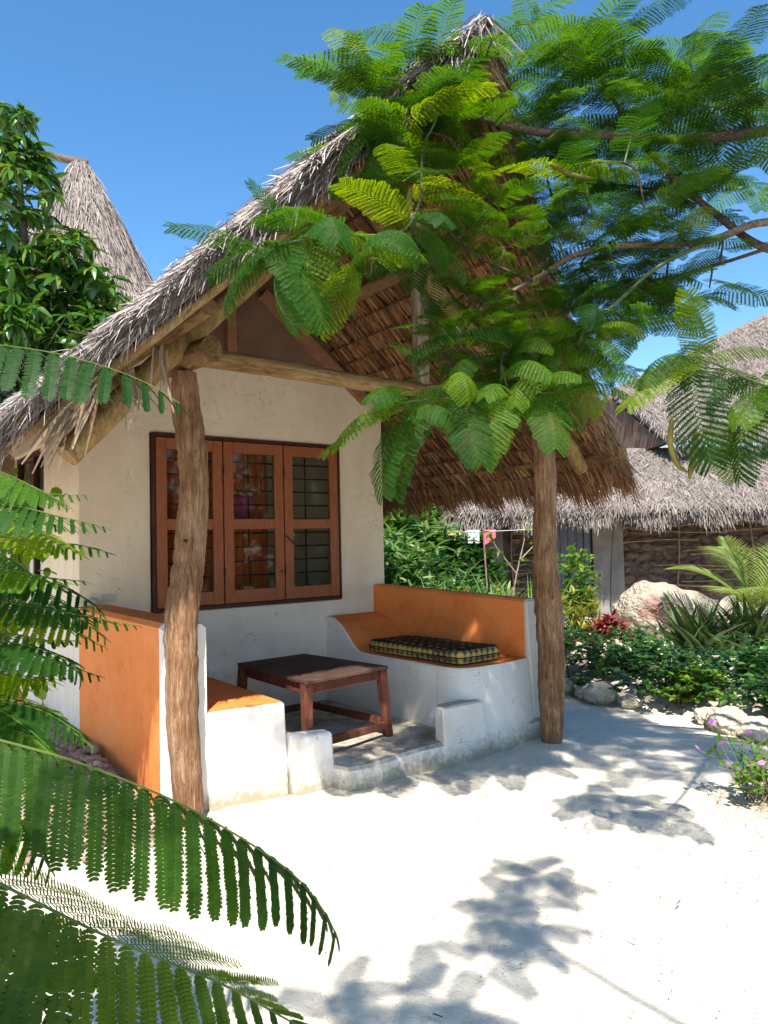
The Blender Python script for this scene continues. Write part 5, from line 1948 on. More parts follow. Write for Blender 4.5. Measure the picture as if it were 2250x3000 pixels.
def shrub(name, label, loc, rx, ry, h, nclus, per, L, W, mat, seed, cat='shrub', group=None, zmin=.08, pitch=(.35, .3), curve=.2, stems=8, core=.45, stemmat='bark', lean=(0, 0)):
    t = empty(name, label, cat, loc, group)
    g = np.random.default_rng(seed)
    pl = []
    tips = []
    lob = [(g.normal(0, rx * .38), g.normal(0, ry * .38), g.uniform(.35, .75) * h, g.uniform(.45, .75)) for _ in range(6)] + [(0, 0, h * .5, .9)]
    for k in range(nclus):
        lx, ly, lz, lr = lob[int(g.integers(0, len(lob)))]
        d = g.normal(0, 1, 3)
        d /= np.linalg.norm(d)
        r = core + (1 - core) * g.random() ** .5
        p = A(lx + d[0] * rx * lr * r, ly + d[1] * ry * lr * r, lz + d[2] * h * .5 * lr * r)
        if p[2] < zmin:
            p[2] = zmin + g.random() * .1 * h
        if p[2] > h:
            p[2] = h - g.random() * .1 * h
        p[:2] += A(*lean) * p[2] / h
        tips.append(p)
        a0 = g.uniform(0, 6.28)
        for q in range(per):
            pl.append((p + g.normal(0, L * .10, 3), a0 + 6.283 * q / per + g.normal(0, .35), g.normal(*pitch), g.normal(0, .35), g.uniform(.7, 1.2)))
    o = scatter_leaves(pl, blade(L, W, curve, .2, 3)).build('foliage', MAT[mat], t)
    o['kind'] = 'stuff'
    mb = MB()
    for k in range(stems):
        p = tips[int(g.integers(0, len(tips)))]
        b = A(g.normal(0, rx * .15), g.normal(0, ry * .15), -.1)
        P = spline([b, (b + p) / 2 + g.normal(0, .06, 3), p], 8)
        MB().add(*tube(P, np.linspace(.011, .004, 8) * (1 + h * .4), 6, .05, k)).build('stem', MAT[stemmat], t, True)
    return t


def build_mango():
    base = A(.22, 5.35, 0)
    t = empty('mango_tree', 'broadleaf tree with glossy drooping leaves behind the cottage roof', 'tree', tuple(base))
    g = np.random.default_rng(91)
    P = spline([(0, 0, -.2), (.05, .02, 1.5), (-.02, 0, 3.2), (.0, .05, 4.6), (-.15, .02, 6.8)], 30)
    MB().add(*tube(P, np.linspace(.13, .03, 30), 12, .05, 1)).build('trunk', MAT['bark'], t, True)
    cent = [(-.30, -.1, 7.15, .40, .55), (-.25, -.1, 6.5, .6, .6), (-.25, 0, 5.9, .75, .6), (.15, -.2, 5.25, .8, .6), (-.5, .1, 5.0, .8, .7), (.6, -.3, 4.55, .75, .55), (-.1, -.5, 4.35, .9, .6), (-.8, -.1, 4.2, .8, .7), (.45, .2, 3.9, .8, .6), (-.5, .3, 3.5, .9, .6), (1.0, -.3, 4.3, .6, .6), (.75, -.3, 4.9, .6, .5), (.45, -.2, 5.6, .5, .5), (-1.1, .2, 3.4, .7, .6)]
    tips = []
    for (x, y, z, r, h) in cent:
        for k in range(int(60 * r)):
            d = g.normal(0, 1, 3)
            d /= np.linalg.norm(d)
            if d[2] < -.6:
                d[2] *= .4
            tips.append(A(x, y, z) + d * A(r, r, h) * (.55 + .45 * g.random()))
    for k in range(22):
        p = tips[int(g.integers(0, len(tips)))]
        zz = min(p[2] - .4, 5.6)
        j = P[np.argmin(np.abs(P[:, 2] - zz))]
        Q = spline([j, (j + p) / 2 + A(0, 0, -.05), p], 10)
        MB().add(*tube(Q, np.linspace(.025, .006, 10), 6, .05, k)).build('limb', MAT['bark'], t, True)
    pl = []
    for p in tips:
        a0 = g.uniform(0, 6.28)
        n = int(g.integers(7, 11))
        for q in range(n):
            pl.append((p + g.normal(0, .015, 3), a0 + 6.283 * q / n + g.normal(0, .25), g.normal(-.25, .42), g.normal(0, .3), g.uniform(.7, 1.2)))
    proto = blade(.27, .085, .35, .3, 5, basew=.15)
    cd = np.array(CAM) - base
    pl.sort(key=lambda q: np.linalg.norm(q[0] - cd))
    me = MB().add(*proto).mesh('leaf', MAT['mango_leaf'], True)
    for (p, az, pi, ro, sc) in pl[:300]:
        o = link('leaf', me, t)
        o.matrix_local = Matrix.Translation(Vector(p)) @ Matrix(rotm(az, pi, ro).tolist()).to_4x4() @ Matrix.Scale(sc, 4)
    o = scatter_leaves(pl[300:], proto).build('crown', MAT['mango_leaf'], t, True)
    o['kind'] = 'stuff'


build_mango()


def build_garden():
    g = np.random.default_rng(5)
    # low dark hedge of bushes along the bed's edge
    row = [((4.25, -.35, .05), .50, .50, .56, 'dark green bush of the low hedge just right of the porch post', 'dark_leaf'),
           ((4.45, -1.05, .05), .55, .50, .54, 'dark green bush of the low hedge, second from the porch post', 'dark_leaf'),
           ((4.30, -1.75, .03), .52, .46, .50, 'dense dark bush of the low hedge in front of the spiky aloe', 'dark_leaf'),
           ((4.75, -2.15, .05), .55, .50, .48, 'dark bush of the low hedge below the small palm', 'dark_leaf'),
           ((4.25, -2.75, .03), .50, .50, .46, 'dark bush of the low hedge at the right edge of the picture', 'dark_leaf'),
           ((5.1, -.75, .08), .5, .5, .38, 'dark bush behind the low hedge next to the pale rubble', 'dark_leaf'),
           ((5.6, -2.3, .08), .6, .6, .42, 'dark bush behind the low hedge to the right of the aloe', 'dark_leaf')]
    for k, (loc, rx, ry, h, lab, m) in enumerate(row):
        shrub('hedge_bush', lab, loc, rx, ry, h, 210, 5, .075, .040, m, 400 + k, 'bush', 'low hedge bushes along the sand', pitch=(.3, .35), core=.35)
    shrub('bright_bush', 'bright green leafy bush spilling over the stones at the sand edge', (3.98, -1.92, .0), .34, .40, .42, 150, 5, .065, .042, 'bright_leaf', 420, 'bush')
    shrub('bright_bush', 'small yellow-green tuft at the foot of the hedge beside the post', (3.85, -.98, .0), .10, .10, .16, 30, 5, .05, .03, 'bright_leaf', 421, 'bush')
    # behind the post: yellow-green croton, upright green bush, red croton
    shrub('croton_bush', 'yellow-green variegated croton behind the right porch post', (5.35, .30, .08), .40, .40, .85, 170, 6, .12, .032, 'croton_leaf', 422, 'bush', pitch=(.7, .35))
    shrub('upright_bush', 'fresh green upright bush above the croton, in front of the blue door', (5.75, .55, .08), .36, .36, 1.30, 170, 6, .085, .038, 'bright_leaf', 423, 'bush', pitch=(.6, .3), zmin=.5)
    shrub('red_croton', 'dark red leafy croton between the post and the boulder', (5.35, -.30, .08), .26, .24, .52, 70, 6, .13, .042, 'red_leaf', 424, 'bush', pitch=(.5, .4))
    # grass-like lilies behind the right bench
    for k, (x, y) in enumerate([(3.05, .55), (3.35, .15), (3.6, -.2), (3.45, .75), (3.9, .3), (4.2, .05)]):
        lab = ['strappy green lily clump behind the bench back, nearest the cottage wall', 'strappy green lily clump behind the bench back, second from the wall', 'strappy lily clump behind the bench next to the porch post',
               'strappy lily clump in the second row behind the bench, near the wall', 'strappy lily clump in the second row behind the bench, centre', 'strappy lily clump in the second row, beside the porch post'][k]
        t = empty('lily_clump', lab, 'plant', (x, y, 0), 'lily clumps behind the bench')
        for j in range(34):
            L = g.uniform(.85, 1.3)
            o = MB().add(*blade(L, .030, .35, .25, 6, basew=.7, maxat=.25)).build('leaf', MAT['bright_leaf'] if j % 3 else MAT['oleander_leaf'], t, True)
            o.matrix_local = Matrix.Translation((g.normal(0, .06), g.normal(0, .06), .02)) @ Matrix(rotm(g.uniform(0, 6.28), g.uniform(1.1, 1.5), g.normal(0, .2)).tolist()).to_4x4()
    # oleander-like shrub filling the gap right of the wall
    shrub('oleander_shrub', 'tall pale-leaved oleander shrub beside the right wall of the cottage', (3.75, 2.05, 0), .75, .75, 1.75, 250, 8, .22, .050, 'oleander_leaf', 430, 'shrub', pitch=(.45, .4), curve=.3, zmin=.3)
    shrub('oleander_shrub', 'lower oleander shrub with cream leaf tips next to the clothes line', (4.75, 1.75, 0), .55, .55, 1.12, 190, 7, .19, .046, 'oleander_leaf', 431, 'shrub', pitch=(.4, .4), curve=.3, zmin=.2)
    shrub('flowering_bush', 'yellow-green bush with one red flower behind the bench', (4.25, .95, 0), .45, .45, .92, 160, 6, .11, .040, 'croton_leaf', 432, 'bush', pitch=(.5, .35), zmin=.3)
    # one red flower on it
    t = empty('hibiscus_flower', 'single red flower on the yellow-green bush', 'flower', (4.02, .82, .92))
    for k in range(5):
        o = MB().add(*blade(.055, .05, .3, .1, 3, basew=.4, maxat=.6)).build('petal', MAT['red_petal'], t, True)
        o.matrix_local = Matrix(rotm(6.283 * k / 5, .45, 0).tolist()).to_4x4()
    MB().add(*tube([(0, 0, -.22), (0, 0, 0), (0, -.01, .05)], [.004, .004, .003], 6)).build('stalk', MAT['stem_green'], t, True)
    # deep green trees beyond
    far = [((4.9, 4.4, 0), 1.3, 1.1, 2.9, 'large deep green bush behind the oleander under the eave'), ((6.3, 4.6, 0), 1.1, 1.0, 2.5, 'deep green bush behind the clothes line'), ((3.4, 4.0, 0), 1.0, 1.0, 2.6, 'deep green bush behind the cottage corner'),
           ((7.6, 6.4, 0), 1.6, 1.4, 3.2, 'far green tree behind the neighbouring house end'), ((6.55, 5.6, 0), 1.3, 1.2, 2.6, 'dense green bush filling the gap left of the neighbouring house'), ((7.40, 5.05, 0), .75, .7, 2.0, 'green bush under the left end of the neighbouring eave'), ((9.4, 7.0, 0), 1.4, 1.3, 2.6, 'far green bush seen under the neighbouring eave behind the laundry')]
    for k, (loc, rx, ry, h, lab) in enumerate(far):
        shrub('background_bush', lab, loc, rx, ry, h, 520, 7, .26, .10, 'far_leaf', 440 + k, 'bush', 'green bushes beyond the garden', pitch=(.2, .45), core=.3, zmin=.05)
    shrub('shade_bush', 'dark shaded bush under the clothes line', (5.95, 2.75, 0), .8, .6, 1.42, 420, 6, .15, .07, 'dark_leaf', 450, 'bush', zmin=.1)

    # bare forked pale branch by the post with sparse leaves
    t = empty('forked_sapling', 'thin pale forked sapling with sparse leaves beside the porch post', 'sapling', (4.55, .55, 0))
    Ps = [spline([(0, 0, -.1), (-.02, .02, .6), (.02, 0, 1.0), (.18, -.02, 1.5), (.24, -.03, 1.75)], 20), spline([(.0, 0, .92), (-.25, .05, .72), (-.42, .1, .55)], 10), spline([(.05, 0, 1.1), (-.2, .1, 1.45), (-.25, .1, 1.6)], 10), spline([(.1, 0, 1.25), (.4, -.1, 1.52), (.55, -.1, 1.55)], 10)]
    for k, P in enumerate(Ps):
        MB().add(*tube(P, np.linspace(.018 if k == 0 else .010, .005, len(P)), 8, .05, k)).build('stem', MAT['pale_bark'], t, True)
    me = MB().add(*blade(.13, .045, .25, .2, 4)).mesh('leaf', MAT['bright_leaf'], True)
    for k in range(70):
        P = Ps[int(g.integers(0, 4))]
        p = P[int(g.integers(len(P) // 2, len(P)))]
        o = link('leaf', me, t)
        o.matrix_local = Matrix.Translation(Vector(p)) @ Matrix(rotm(g.uniform(0, 6.28), g.normal(.1, .4), g.normal(0, .3)).tolist()).to_4x4() @ Matrix.Scale(g.uniform(.6, 1.1), 4)

    # aloe clump
    for (x, y, s, n, lab) in ((6.28, -.78, 1.0, 60, 'spiky dark green aloe in front of the boulder'), (6.68, -1.15, 1.0, 60, 'spiky aloe beside the small palm')):
        t = empty('aloe_plant', lab, 'aloe', (x, y, .14))
        for j in range(n):
            L = g.uniform(.45, .85) * s
            o = MB().add(*blade(L, .075, .10 + .18 * g.random(), .55, 5, basew=.9, maxat=.12)).build('leaf', MAT['aloe_leaf'], t, True)
            o.matrix_local = Matrix.Translation((g.normal(0, .12), g.normal(0, .12), .0)) @ Matrix(rotm(g.uniform(0, 6.28), g.uniform(.55, 1.45), g.normal(0, .2)).tolist()).to_4x4()
    # small palm
    t = empty('small_palm', 'small palm with fan of pale yellow-green fronds at the right edge', 'palm', (6.95, -1.12, .14))
    MB().add(*tube([(0, 0, -.1), (0, 0, .25), (.01, 0, .4)], [.06, .05, .035], 10, .08, 3)).build('trunk', MAT['bark'], t, True)
    for k, (az, L, a0, dr) in enumerate([(2.55, 1.05, 1.38, .35), (-.55, 1.6, 1.30, 1.15), (-.95, 1.5, 1.15, 1.35), (-.15, 1.5, 1.25, 1.2), (-1.5, 1.3, .95, 1.3), (-2.1, 1.15, .8, 1.2), (2.0, 1.2, 1.05, 1.2), (3.3, 1.0, .85, 1.1), (.9, 1.4, 1.2, 1.2)]):
        P = arch(L, a0, dr, 0, 22) + A(0, 0, .35)
        fr = MB().add(*tube(P, np.linspace(.013, .004, 22), 6)).build('frond', MAT['palm_leaf'], t, True)
        fr.matrix_local = Matrix.Rotation(az, 4, 'Z')
        T, S, N = frames(P)
        for i in range(4, 22):
            for j in (0, .5):
                for sd in (-1, 1):
                    u = min(20.99, i - 1 + j)
                    i0 = int(u)
                    p = P[i0] + (P[i0 + 1] - P[i0]) * (u - i0)
                    d = sd * S[i0] * .85 + T[i0] * .75 + N[i0] * .25
                    d /= np.linalg.norm(d)
                    LL = .46 * math.sin(math.pi * min(.97, max(.12, (u / 21)))) ** .6
                    a = math.atan2(d[1], d[0])
                    pi = math.asin(max(-1, min(1, d[2])))
                    o = MB().add(*blade(LL, .020, .25, .4, 3, basew=.7, maxat=.3)).build('leaflet', MAT['palm_leaf'], fr)
                    o.matrix_local = Matrix.Translation(Vector(p)) @ Matrix(rotm(a, pi, g.normal(0, .2)).tolist()).to_4x4()
    # periwinkle with pink flowers, right foreground
    t = empty('periwinkle', 'low periwinkle with pink-violet flowers at the right edge of the sand', 'flower bush', (2.24, -3.45, 0))
    heads = []
    me = MB().add(*blade(.070, .027, .2, .2, 3, basew=.4)).mesh('leaf', MAT['bright_leaf'], True)
    for k in range(34):
        a = g.uniform(0, 6.28)
        r = g.uniform(.05, .34)
        h = g.uniform(.16, .42)
        tip = A(r * math.cos(a), r * math.sin(a), h)
        if k < 5:
            tip = A(*[(-.22, .12, .34), (-.13, .22, .42), (-.30, -.02, .24), (-.12, -.05, .25), (.05, .1, .36)][k])
        b = A(g.normal(0, .05), g.normal(0, .05), -.03)
        P = spline([b, (b + tip) / 2 + A(*g.normal(0, .03, 3)), tip], 9)
        MB().add(*tube(P, np.linspace(.0035, .002, 9), 5)).build('stem', MAT['stem_green'] if k % 3 else MAT['stick'], t, True)
        heads.append((tip, P))
    nleaf = 0
    for (tip, P) in heads:
        for j in range(8):
            u = g.uniform(.45, 1) * 8
            p = P[int(u)]
            o = link('leaf', me, t)
            o.matrix_local = Matrix.Translation(Vector(p)) @ Matrix(rotm(g.uniform(0, 6.28), g.normal(.35, .4), g.normal(0, .3)).tolist()).to_4x4() @ Matrix.Scale(g.uniform(.6, 1.1), 4)
    mp = MB()
    for k in range(5):
        v, f = blade(.020, .019, .1, 0, 3, basew=.25, maxat=.7, tipw=.45)
        mp.add(v @ rotm(6.283 * k / 5, .1, 0).T, f)
    mep = mp.mesh('flower', MAT['petal'])
    for k in range(9):
        tip = heads[k][0]
        o = link('flower', mep, t)
        o.matrix_local = Matrix.Translation(Vector(tip) + Vector((0, 0, .012))) @ Matrix(rotm(g.uniform(0, 6.28), 0, 0).tolist()).to_4x4() @ Matrix.Rotation(g.uniform(.3, 1.0), 4, Vector((.6, -.4, 0))) @ Matrix.Scale(1.05, 4)
    # dry grass at its foot
    mb = MB()
    pl = [(A(g.normal(.0, .2), g.normal(-.08, .16), .0), g.uniform(0, 6.28), g.uniform(.1, 1.1), 0, g.uniform(.5, 1.2)) for _ in range(240)]
    o = scatter_leaves(pl, blade(.14, .004, .4, 0, 3)).build('dry_grass', MAT['dry_leaf'], t)
    o['kind'] = 'stuff'

    # thin sapling by the left wall with round leaves
    t = empty('wall_sapling', 'thin brown-stemmed sapling with round leaves against the left wall', 'sapling', (-.98, -.72, 0))
    P = spline([(0, 0, -.1), (-.02, -.03, .35), (-.11, -.11, .66), (-.19, -.08, 1.0), (-.10, .1, 1.5), (.0, .25, 2.0)], 26)
    MB().add(*tube(P, np.linspace(.030, .010, 26), 10, .06, 4)).build('trunk', MAT['post_wood'], t, True)
    me = MB().add(*blade(.115, .075, .3, .15, 5, basew=.35, maxat=.5)).mesh('leaf', MAT['bright_leaf'], True)
    for k in range(75):
        p = P[int(g.integers(9, 26))] + g.normal(0, .10, 3) * A(1, 1, .6)
        o = link('leaf', me, t)
        o.matrix_local = Matrix.Translation(Vector(p)) @ Matrix(rotm(g.uniform(0, 6.28), g.normal(-.5, .4), g.normal(0, .4)).tolist()).to_4x4() @ Matrix.Scale(g.uniform(.6, 1.2), 4)


build_garden()


# ================================================================== STONES
def build_stones():
    g = np.random.default_rng(15)
    # big boulder and the low saddle of rock beside it
    v, f = rock(71, (.62, .42, .45), 4, .09)
    v[:, 2] = np.where(v[:, 2] > 0, v[:, 2], v[:, 2] * .9)
    s = np.clip((v[:, 0] + .15) / .8, 0, 1)
    v[:, 2] = np.where(v[:, 2] > 0, v[:, 2] * (1.06 - .50 * s), v[:, 2])
    v[:, 0] = np.where(v[:, 0] > 0, v[:, 0] * 1.5, v[:, 0])
    v += .035 * np.stack([vnoise(v * 7, 800 + c, 3) for c in range(3)], 1)
    o = MB().add(v, f).build('boulder', MAT['boulder_rock'], None, True)
    o.location = (7.05, .22, .44)
    o.rotation_euler = (0, 0, math.radians(-37))
    tag(o, 'large pale coral boulder with a red paint splash behind the aloe', 'boulder')
    v, f = rock(74, (1.15, .40, .48), 4, .12)
    o = MB().add(v, f).build('boulder', MAT['coral_rock'], None, True)
    o.location = (8.45, -.95, .40)
    o.rotation_euler = (0, 0, math.radians(-37))
    tag(o, 'long low pale rock running right from the boulder behind the palm', 'boulder')
    # edging rocks
    spots = [(3.86, -.70, .13, 'mossy flat coral rock edging the bed just right of the post'), (3.80, -1.02, .12, 'coral rock edging the bed, second from the porch post'), (3.76, -1.24, .15, 'knobbly pale coral rock edging the bed, third from the porch post'),
             (3.80, -1.52, .10, 'small coral rock edging the bed left of the bright bush'), (3.74, -2.26, .11, 'small coral rock edging the bed right of the bright bush'), (3.60, -2.52, .17, 'big knobbly coral rock at the sand edge above the periwinkle'),
             (3.55, -2.78, .13, 'pale coral rock at the right edge of the bed'), (3.72, -2.70, .12, 'coral rock behind the big knobbly one at the right')]
    for k, (x, y, s, lab) in enumerate(spots):
        o = single_rock('edging_rock', lab, 'rock', (x, y, s * .34), (s * 1.05, s * .85, s * .62), 500 + k, 'coral_rock', 'coral rocks edging the bed', 3, .3)
        o.rotation_euler = (0, 0, g.uniform(0, 6))
    spots = [(4.75, -.15, .16, 'pale rubble rock behind the hedge left of the red croton'), (4.95, -.55, .20, 'broad pale rubble rock below the red croton'), (5.25, -.85, .15, 'pale rubble rock left of the aloe'), (5.05, -1.5, .14, 'brownish rubble rock below the aloe'),
             (5.75, -1.95, .22, 'pale rubble rock at the foot of the palm'), (6.1, -2.25, .20, 'pale rubble rock right of the palm foot'), (5.5, -1.75, .13, 'small rubble rock between aloe and palm')]
    for k, (x, y, s, lab) in enumerate(spots):
        o = single_rock('rubble_rock', lab, 'rock', (x, y, .12 + s * .4), (s * 1.2, s, s * .8), 520 + k, 'coral_rock', 'pale rubble in the bed', 3, .3)
        o.rotation_euler = (0, 0, g.uniform(0, 6))
    # coral gravel heaped against the orange wall
    mb = MB()
    v0, f0 = ico(1)
    for k in range(1500):
        y = g.uniform(-1.75, 1.2)
        d = abs(g.normal(0, .22))
        x = -.52 - .06 - d + .05 * (y < -.8) * (-y - .8)
        hgt = .20 * np.clip((y + 1.75) / 1.2, 0, 1) * max(0, 1 - d / .75)
        s = g.uniform(.010, .032)
        vv = v0 * (1 + .25 * vnoise(v0 * 2, int(k % 50), 2))[:, None] * s * A(1.2, 1, .8)
        vv = vv @ rotm(g.uniform(0, 6), 0, 0).T + A(x, y, hgt + g.uniform(0, .02))
        mb.add(vv, f0)
    o = mb.build('coral_gravel', MAT['gravel'])
    tag(o, 'coarse coral gravel heaped against the orange wall', 'gravel', kind='stuff')
    n = 24
    U, V = np.meshgrid(np.linspace(0, 1, n), np.linspace(0, 1, n), indexing='ij')
    X = -.50 - .85 * U
    Y = -1.85 + 3.4 * V
    p = np.stack([X.ravel(), Y.ravel(), np.zeros(X.size)], 1)
    p[:, 2] = .20 * np.clip((p[:, 1] + 1.75) / 1.2, 0, 1) * np.clip(1 - U.ravel() / .9, 0, 1) - .03 + .01 * vnoise(p * 6, 3, 2)
    i = np.arange(n - 1)[:, None] * n
    j = np.arange(n - 1)[None, :]
    f = np.stack([i + j, i + n + j, i + n + j + 1, i + j + 1], -1).reshape(-1, 4)
    tag(MB().add(p, f[:, ::-1]).build('gravel_bank', MAT['gravel'], None, True), kind='structure')
    # fallen pale stick in the bed
    o = MB().add(*tube(spline([(5.35, -.35, .24), (5.7, -.62, .20), (6.0, -.8, .17)], 10), np.linspace(.02, .012, 10), 8, .1, 5)).build('fallen_stick', MAT['pale_bark'], None, True)
    tag(o, 'pale fallen stick lying below the boulder', 'stick')


build_stones()


# ================================================================== NEIGHBOURS
def slab_thatch(parent, corners, org, n, mat, seed, L=(.25, .5), W=(.010, .024), thick=.12, fringe=1500, rows=14, bed='thatch_base'):
    """corners: eave-left, eave-right, top-right, top-left of one slope (world)"""
    g = np.random.default_rng(seed)
    e0, e1, r1, r0 = [np.array(c, float) for c in corners]
    nr = np.cross(e1 - e0, r0 - e0)
    if np.linalg.norm(r0 - e0) < 1e-6:
        nr = np.cross(e1 - e0, r1 - e0)
    nr /= np.linalg.norm(nr)
    if nr[2] < 0:
        nr = -nr
    v = [e0, e1, r1, r0]
    v = [p - org for p in v] + [p + nr * thick - org for p in v]
    MB().add(*hexa(v)).build('thatch_bed', MAT[bed], parent)

    def pt(u, t):
        a = e0 + (e1 - e0) * u[:, None]
        b = r0 + (r1 - r0) * u[:, None]
        return a + (b - a) * t[:, None], (a - b)
    u = g.random(n)
    t = np.clip((g.integers(0, rows, n) + g.uniform(0, .5, n)) / rows, 0, 1)
    p, d = pt(u, t)
    d /= np.linalg.norm(d, axis=1)[:, None] + 1e-9
    along = (e1 - e0) / np.linalg.norm(e1 - e0)
    d = d + along[None] * g.normal(-.15, .5, n)[:, None] + nr[None] * g.normal(.03, .09, n)[:, None]
    root = p + nr[None] * (thick + g.uniform(-.01, .05, n))[:, None] - org
    o = MB().add(*strands(root, d, np.repeat(nr[None], n, 0), g.uniform(*L, n), g.uniform(*W, n), -g.uniform(0, .07, n), g)).build('thatch', MAT[mat], parent)
    o['kind'] = 'stuff'
    if fringe:
        u = g.random(fringe)
        p, d = pt(u, g.uniform(-.0, .06, fringe))
        d /= np.linalg.norm(d, axis=1)[:, None]
        d = d + A(0, 0, -1)[None] * g.uniform(.1, .9, fringe)[:, None] + along[None] * g.normal(0, .18, fringe)[:, None]
        root = p + nr[None] * g.uniform(0, thick, fringe)[:, None] - org
        o = MB().add(*strands(root, d, np.repeat(nr[None], fringe, 0), g.uniform(.14, .36, fringe) * (1 + .3 * np.sin(u * 60)), g.uniform(W[0], W[1], fringe), -g.uniform(0, .05, fringe), g)).build('eave_fringe', MAT[mat], parent)
        o['kind'] = 'stuff'


def build_neighbour():
    # frame of reference: wall runs along a, b points away from the camera
    o0 = A(6.35, 3.35, 0)
    ax = A(.793, -.609, 0)
    bx = A(.609, .793, 0)
    h = empty('neighbour_house', 'long thatched house with stone and stick walls behind the garden', 'house', tuple(o0))
    g = np.random.default_rng(66)

    def W(a, b, z):
        return ax * a + bx * b + A(0, 0, z)

    def pbox(a0, a1, b0, b1, z0, z1):
        return hexa([W(a0, b0, z0), W(a1, b0, z0), W(a1, b1, z0), W(a0, b1, z0), W(a0, b0, z1), W(a1, b0, z1), W(a1, b1, z1), W(a0, b1, z1)])
    # wall: mud body, individual stones and sticks on its face
    wall = MB().add(*pbox(.60, 9.0, .55, .85, -.2, 2.15)).build('wall', MAT['mud_wall'], h)
    v0, f0 = ico(1)
    shapes = []
    for k in range(10):
        v = v0 * (1 + .22 * vnoise(v0 * 1.6, 600 + k, 3))[:, None] * A(1, .55, .62)
        v = v * A(*g.uniform(.7, 1.35, 3))
        shapes.append(MB().add(v, f0).mesh('stone', MAT['wall_stone']))
    cnt = 0
    for r in range(12):
        a = .95 + g.uniform(0, .15)
        while a < 6.4 and cnt < 290:
            s = g.uniform(.055, .12)
            z = .52 + r * .135 + g.normal(0, .02)
            if not (1.60 < a < 2.75):
                o = link('stone', shapes[int(g.integers(0, 10))], wall)
                o.matrix_local = Matrix.Translation(Vector(W(a, .55, z))) @ Matrix.Rotation(math.atan2(ax[1], ax[0]), 4, 'Z') @ Matrix.Rotation(g.normal(0, .3), 4, 'Y') @ Matrix.Diagonal((s, s, s, 1))
                cnt += 1
            a += s * 1.9 + g.uniform(0, .05)
    for k in range(11):
        z = .60 + k * .14 + g.uniform(-.05, .05)
        s0 = g.uniform(2.75, 4.2)
        for (a0, a1) in ((.9, 1.6), (s0, min(6.6, s0 + g.uniform(1.2, 3.5)))):
            P = np.array([W(a, .45 + .022 * math.sin(a * 3 + k), z + .035 * math.sin(a * 2.3 + k * 2) - g.uniform(-.03, .03) * 0 + .02 * math.sin(k * 5.) * (a - 3)) for a in np.linspace(a0, a1, 10)])
            MB().add(*tube(P, .014, 6, .15, k)).build('stick', MAT['stick'], wall, True)
    for a in np.arange(.95, 6.5, 1.3) + g.uniform(-.3, .3, 5):
        if 1.60 < a < 2.75:
            continue
        P = np.array([W(a + .03 * math.sin(z * 3 + a) + .03 * z * math.sin(a * 7), .44, z) for z in np.linspace(-.1, 1.9, 7)])
        MB().add(*tube(P, .017, 6, .15, int(a * 10))).build('stick', MAT['stick'], wall, True)
    # pillars, rendered patch, door
    MB().add(*pbox(.42, .72, .30, .60, -.2, 1.95)).build('pillar', MAT['grey_render'], h)
    MB().add(*pbox(2.28, 2.80, .44, .548, -.2, 2.1)).build('render_patch', MAT['grey_render'], h)
    MB().add(*pbox(5.6, 5.75, .40, .548, -.2, 2.1)).build('door_jamb', MAT['grey_render'], h)
    door = MB().add(*pbox(1.72, 2.14, .50, .545, -.1, 2.05)).build('door', MAT['blue_door'], h)
    MB().add(*pbox(1.62, 1.718, .46, .545, -.1, 2.1)).build('door_frame', MAT['blue_door'], door)
    MB().add(*pbox(2.142, 2.24, .46, .545, -.1, 2.1)).build('door_frame', MAT['blue_door'], door)
    for a in (1.79, 1.93, 2.07):
        MB().add(*pbox(a - .055, a + .055, .488, .499, 0, 2.03)).build('plank', MAT['blue_door'], door)
    # lower roof over the front, then the main roof above
    e0, e1 = W(-.10, -.35, 1.86) + o0, W(9.2, -.25, 1.86) + o0
    t1, t0 = W(9.2, 1.75, 3.06) + o0, W(.75, 1.75, 3.06) + o0
    FS = dict(L=(.14, .34), W=(.006, .016))
    slab_thatch(h, (e0, e1, t1, t0), o0, 34000, 'thatch_pale', 70, thick=.14, fringe=6500, rows=20, **FS)
    # left hip end of the lower roof
    slab_thatch(h, (W(-.15, 2.9, 1.86) + o0, W(-.12, -.34, 1.86) + o0, W(.73, 1.76, 3.06) + o0, W(.70, 1.9, 3.06) + o0), o0, 3500, 'thatch_pale', 71, thick=.12, fringe=900, **FS)
    # main roof further back: its rake runs down to the right above a brown gable panel
    P1, P2, P3, P4 = W(3.27, 2.35, 4.31) + o0, W(3.86, 1.10, 3.20) + o0, W(9.6, .90, 3.02) + o0, W(9.6, 5.9, 7.47) + o0
    slab_thatch(h, (P2, P3, P4, P1), o0, 26000, 'thatch_pale', 72, thick=.16, fringe=1500, rows=30, **FS)
    MB().add([W(3.25, 2.38, 4.28), W(3.84, 1.16, 3.20), W(3.25, 2.30, 3.0), W(3.40, 2.48, 4.28), W(3.99, 1.26, 3.20), W(3.40, 2.40, 3.0)],
             [[0, 2, 1], [3, 4, 5], [0, 1, 4, 3], [1, 2, 5, 4], [2, 0, 3, 5]]).build('gable_panel', MAT['gable_board'], h)
    slab_thatch(h, (W(1.9, 4.6, 3.0) + o0, W(3.25, 2.45, 4.25) + o0, W(9.5, 5.95, 7.45) + o0, W(8.0, 8.0, 5.2) + o0), o0, 1500, 'thatch_pale', 73, thick=.1, fringe=0, **FS)
    # power cable hanging from the eave
    P = spline([W(2.40, -.40, 1.95), W(2.36, -.42, 1.5), W(2.30, -.45, .9), W(2.28, -.46, .3)], 16)
    MB().add(*tube(P, .010, 6)).build('cable', MAT['iron'], h, True)


build_neighbour()


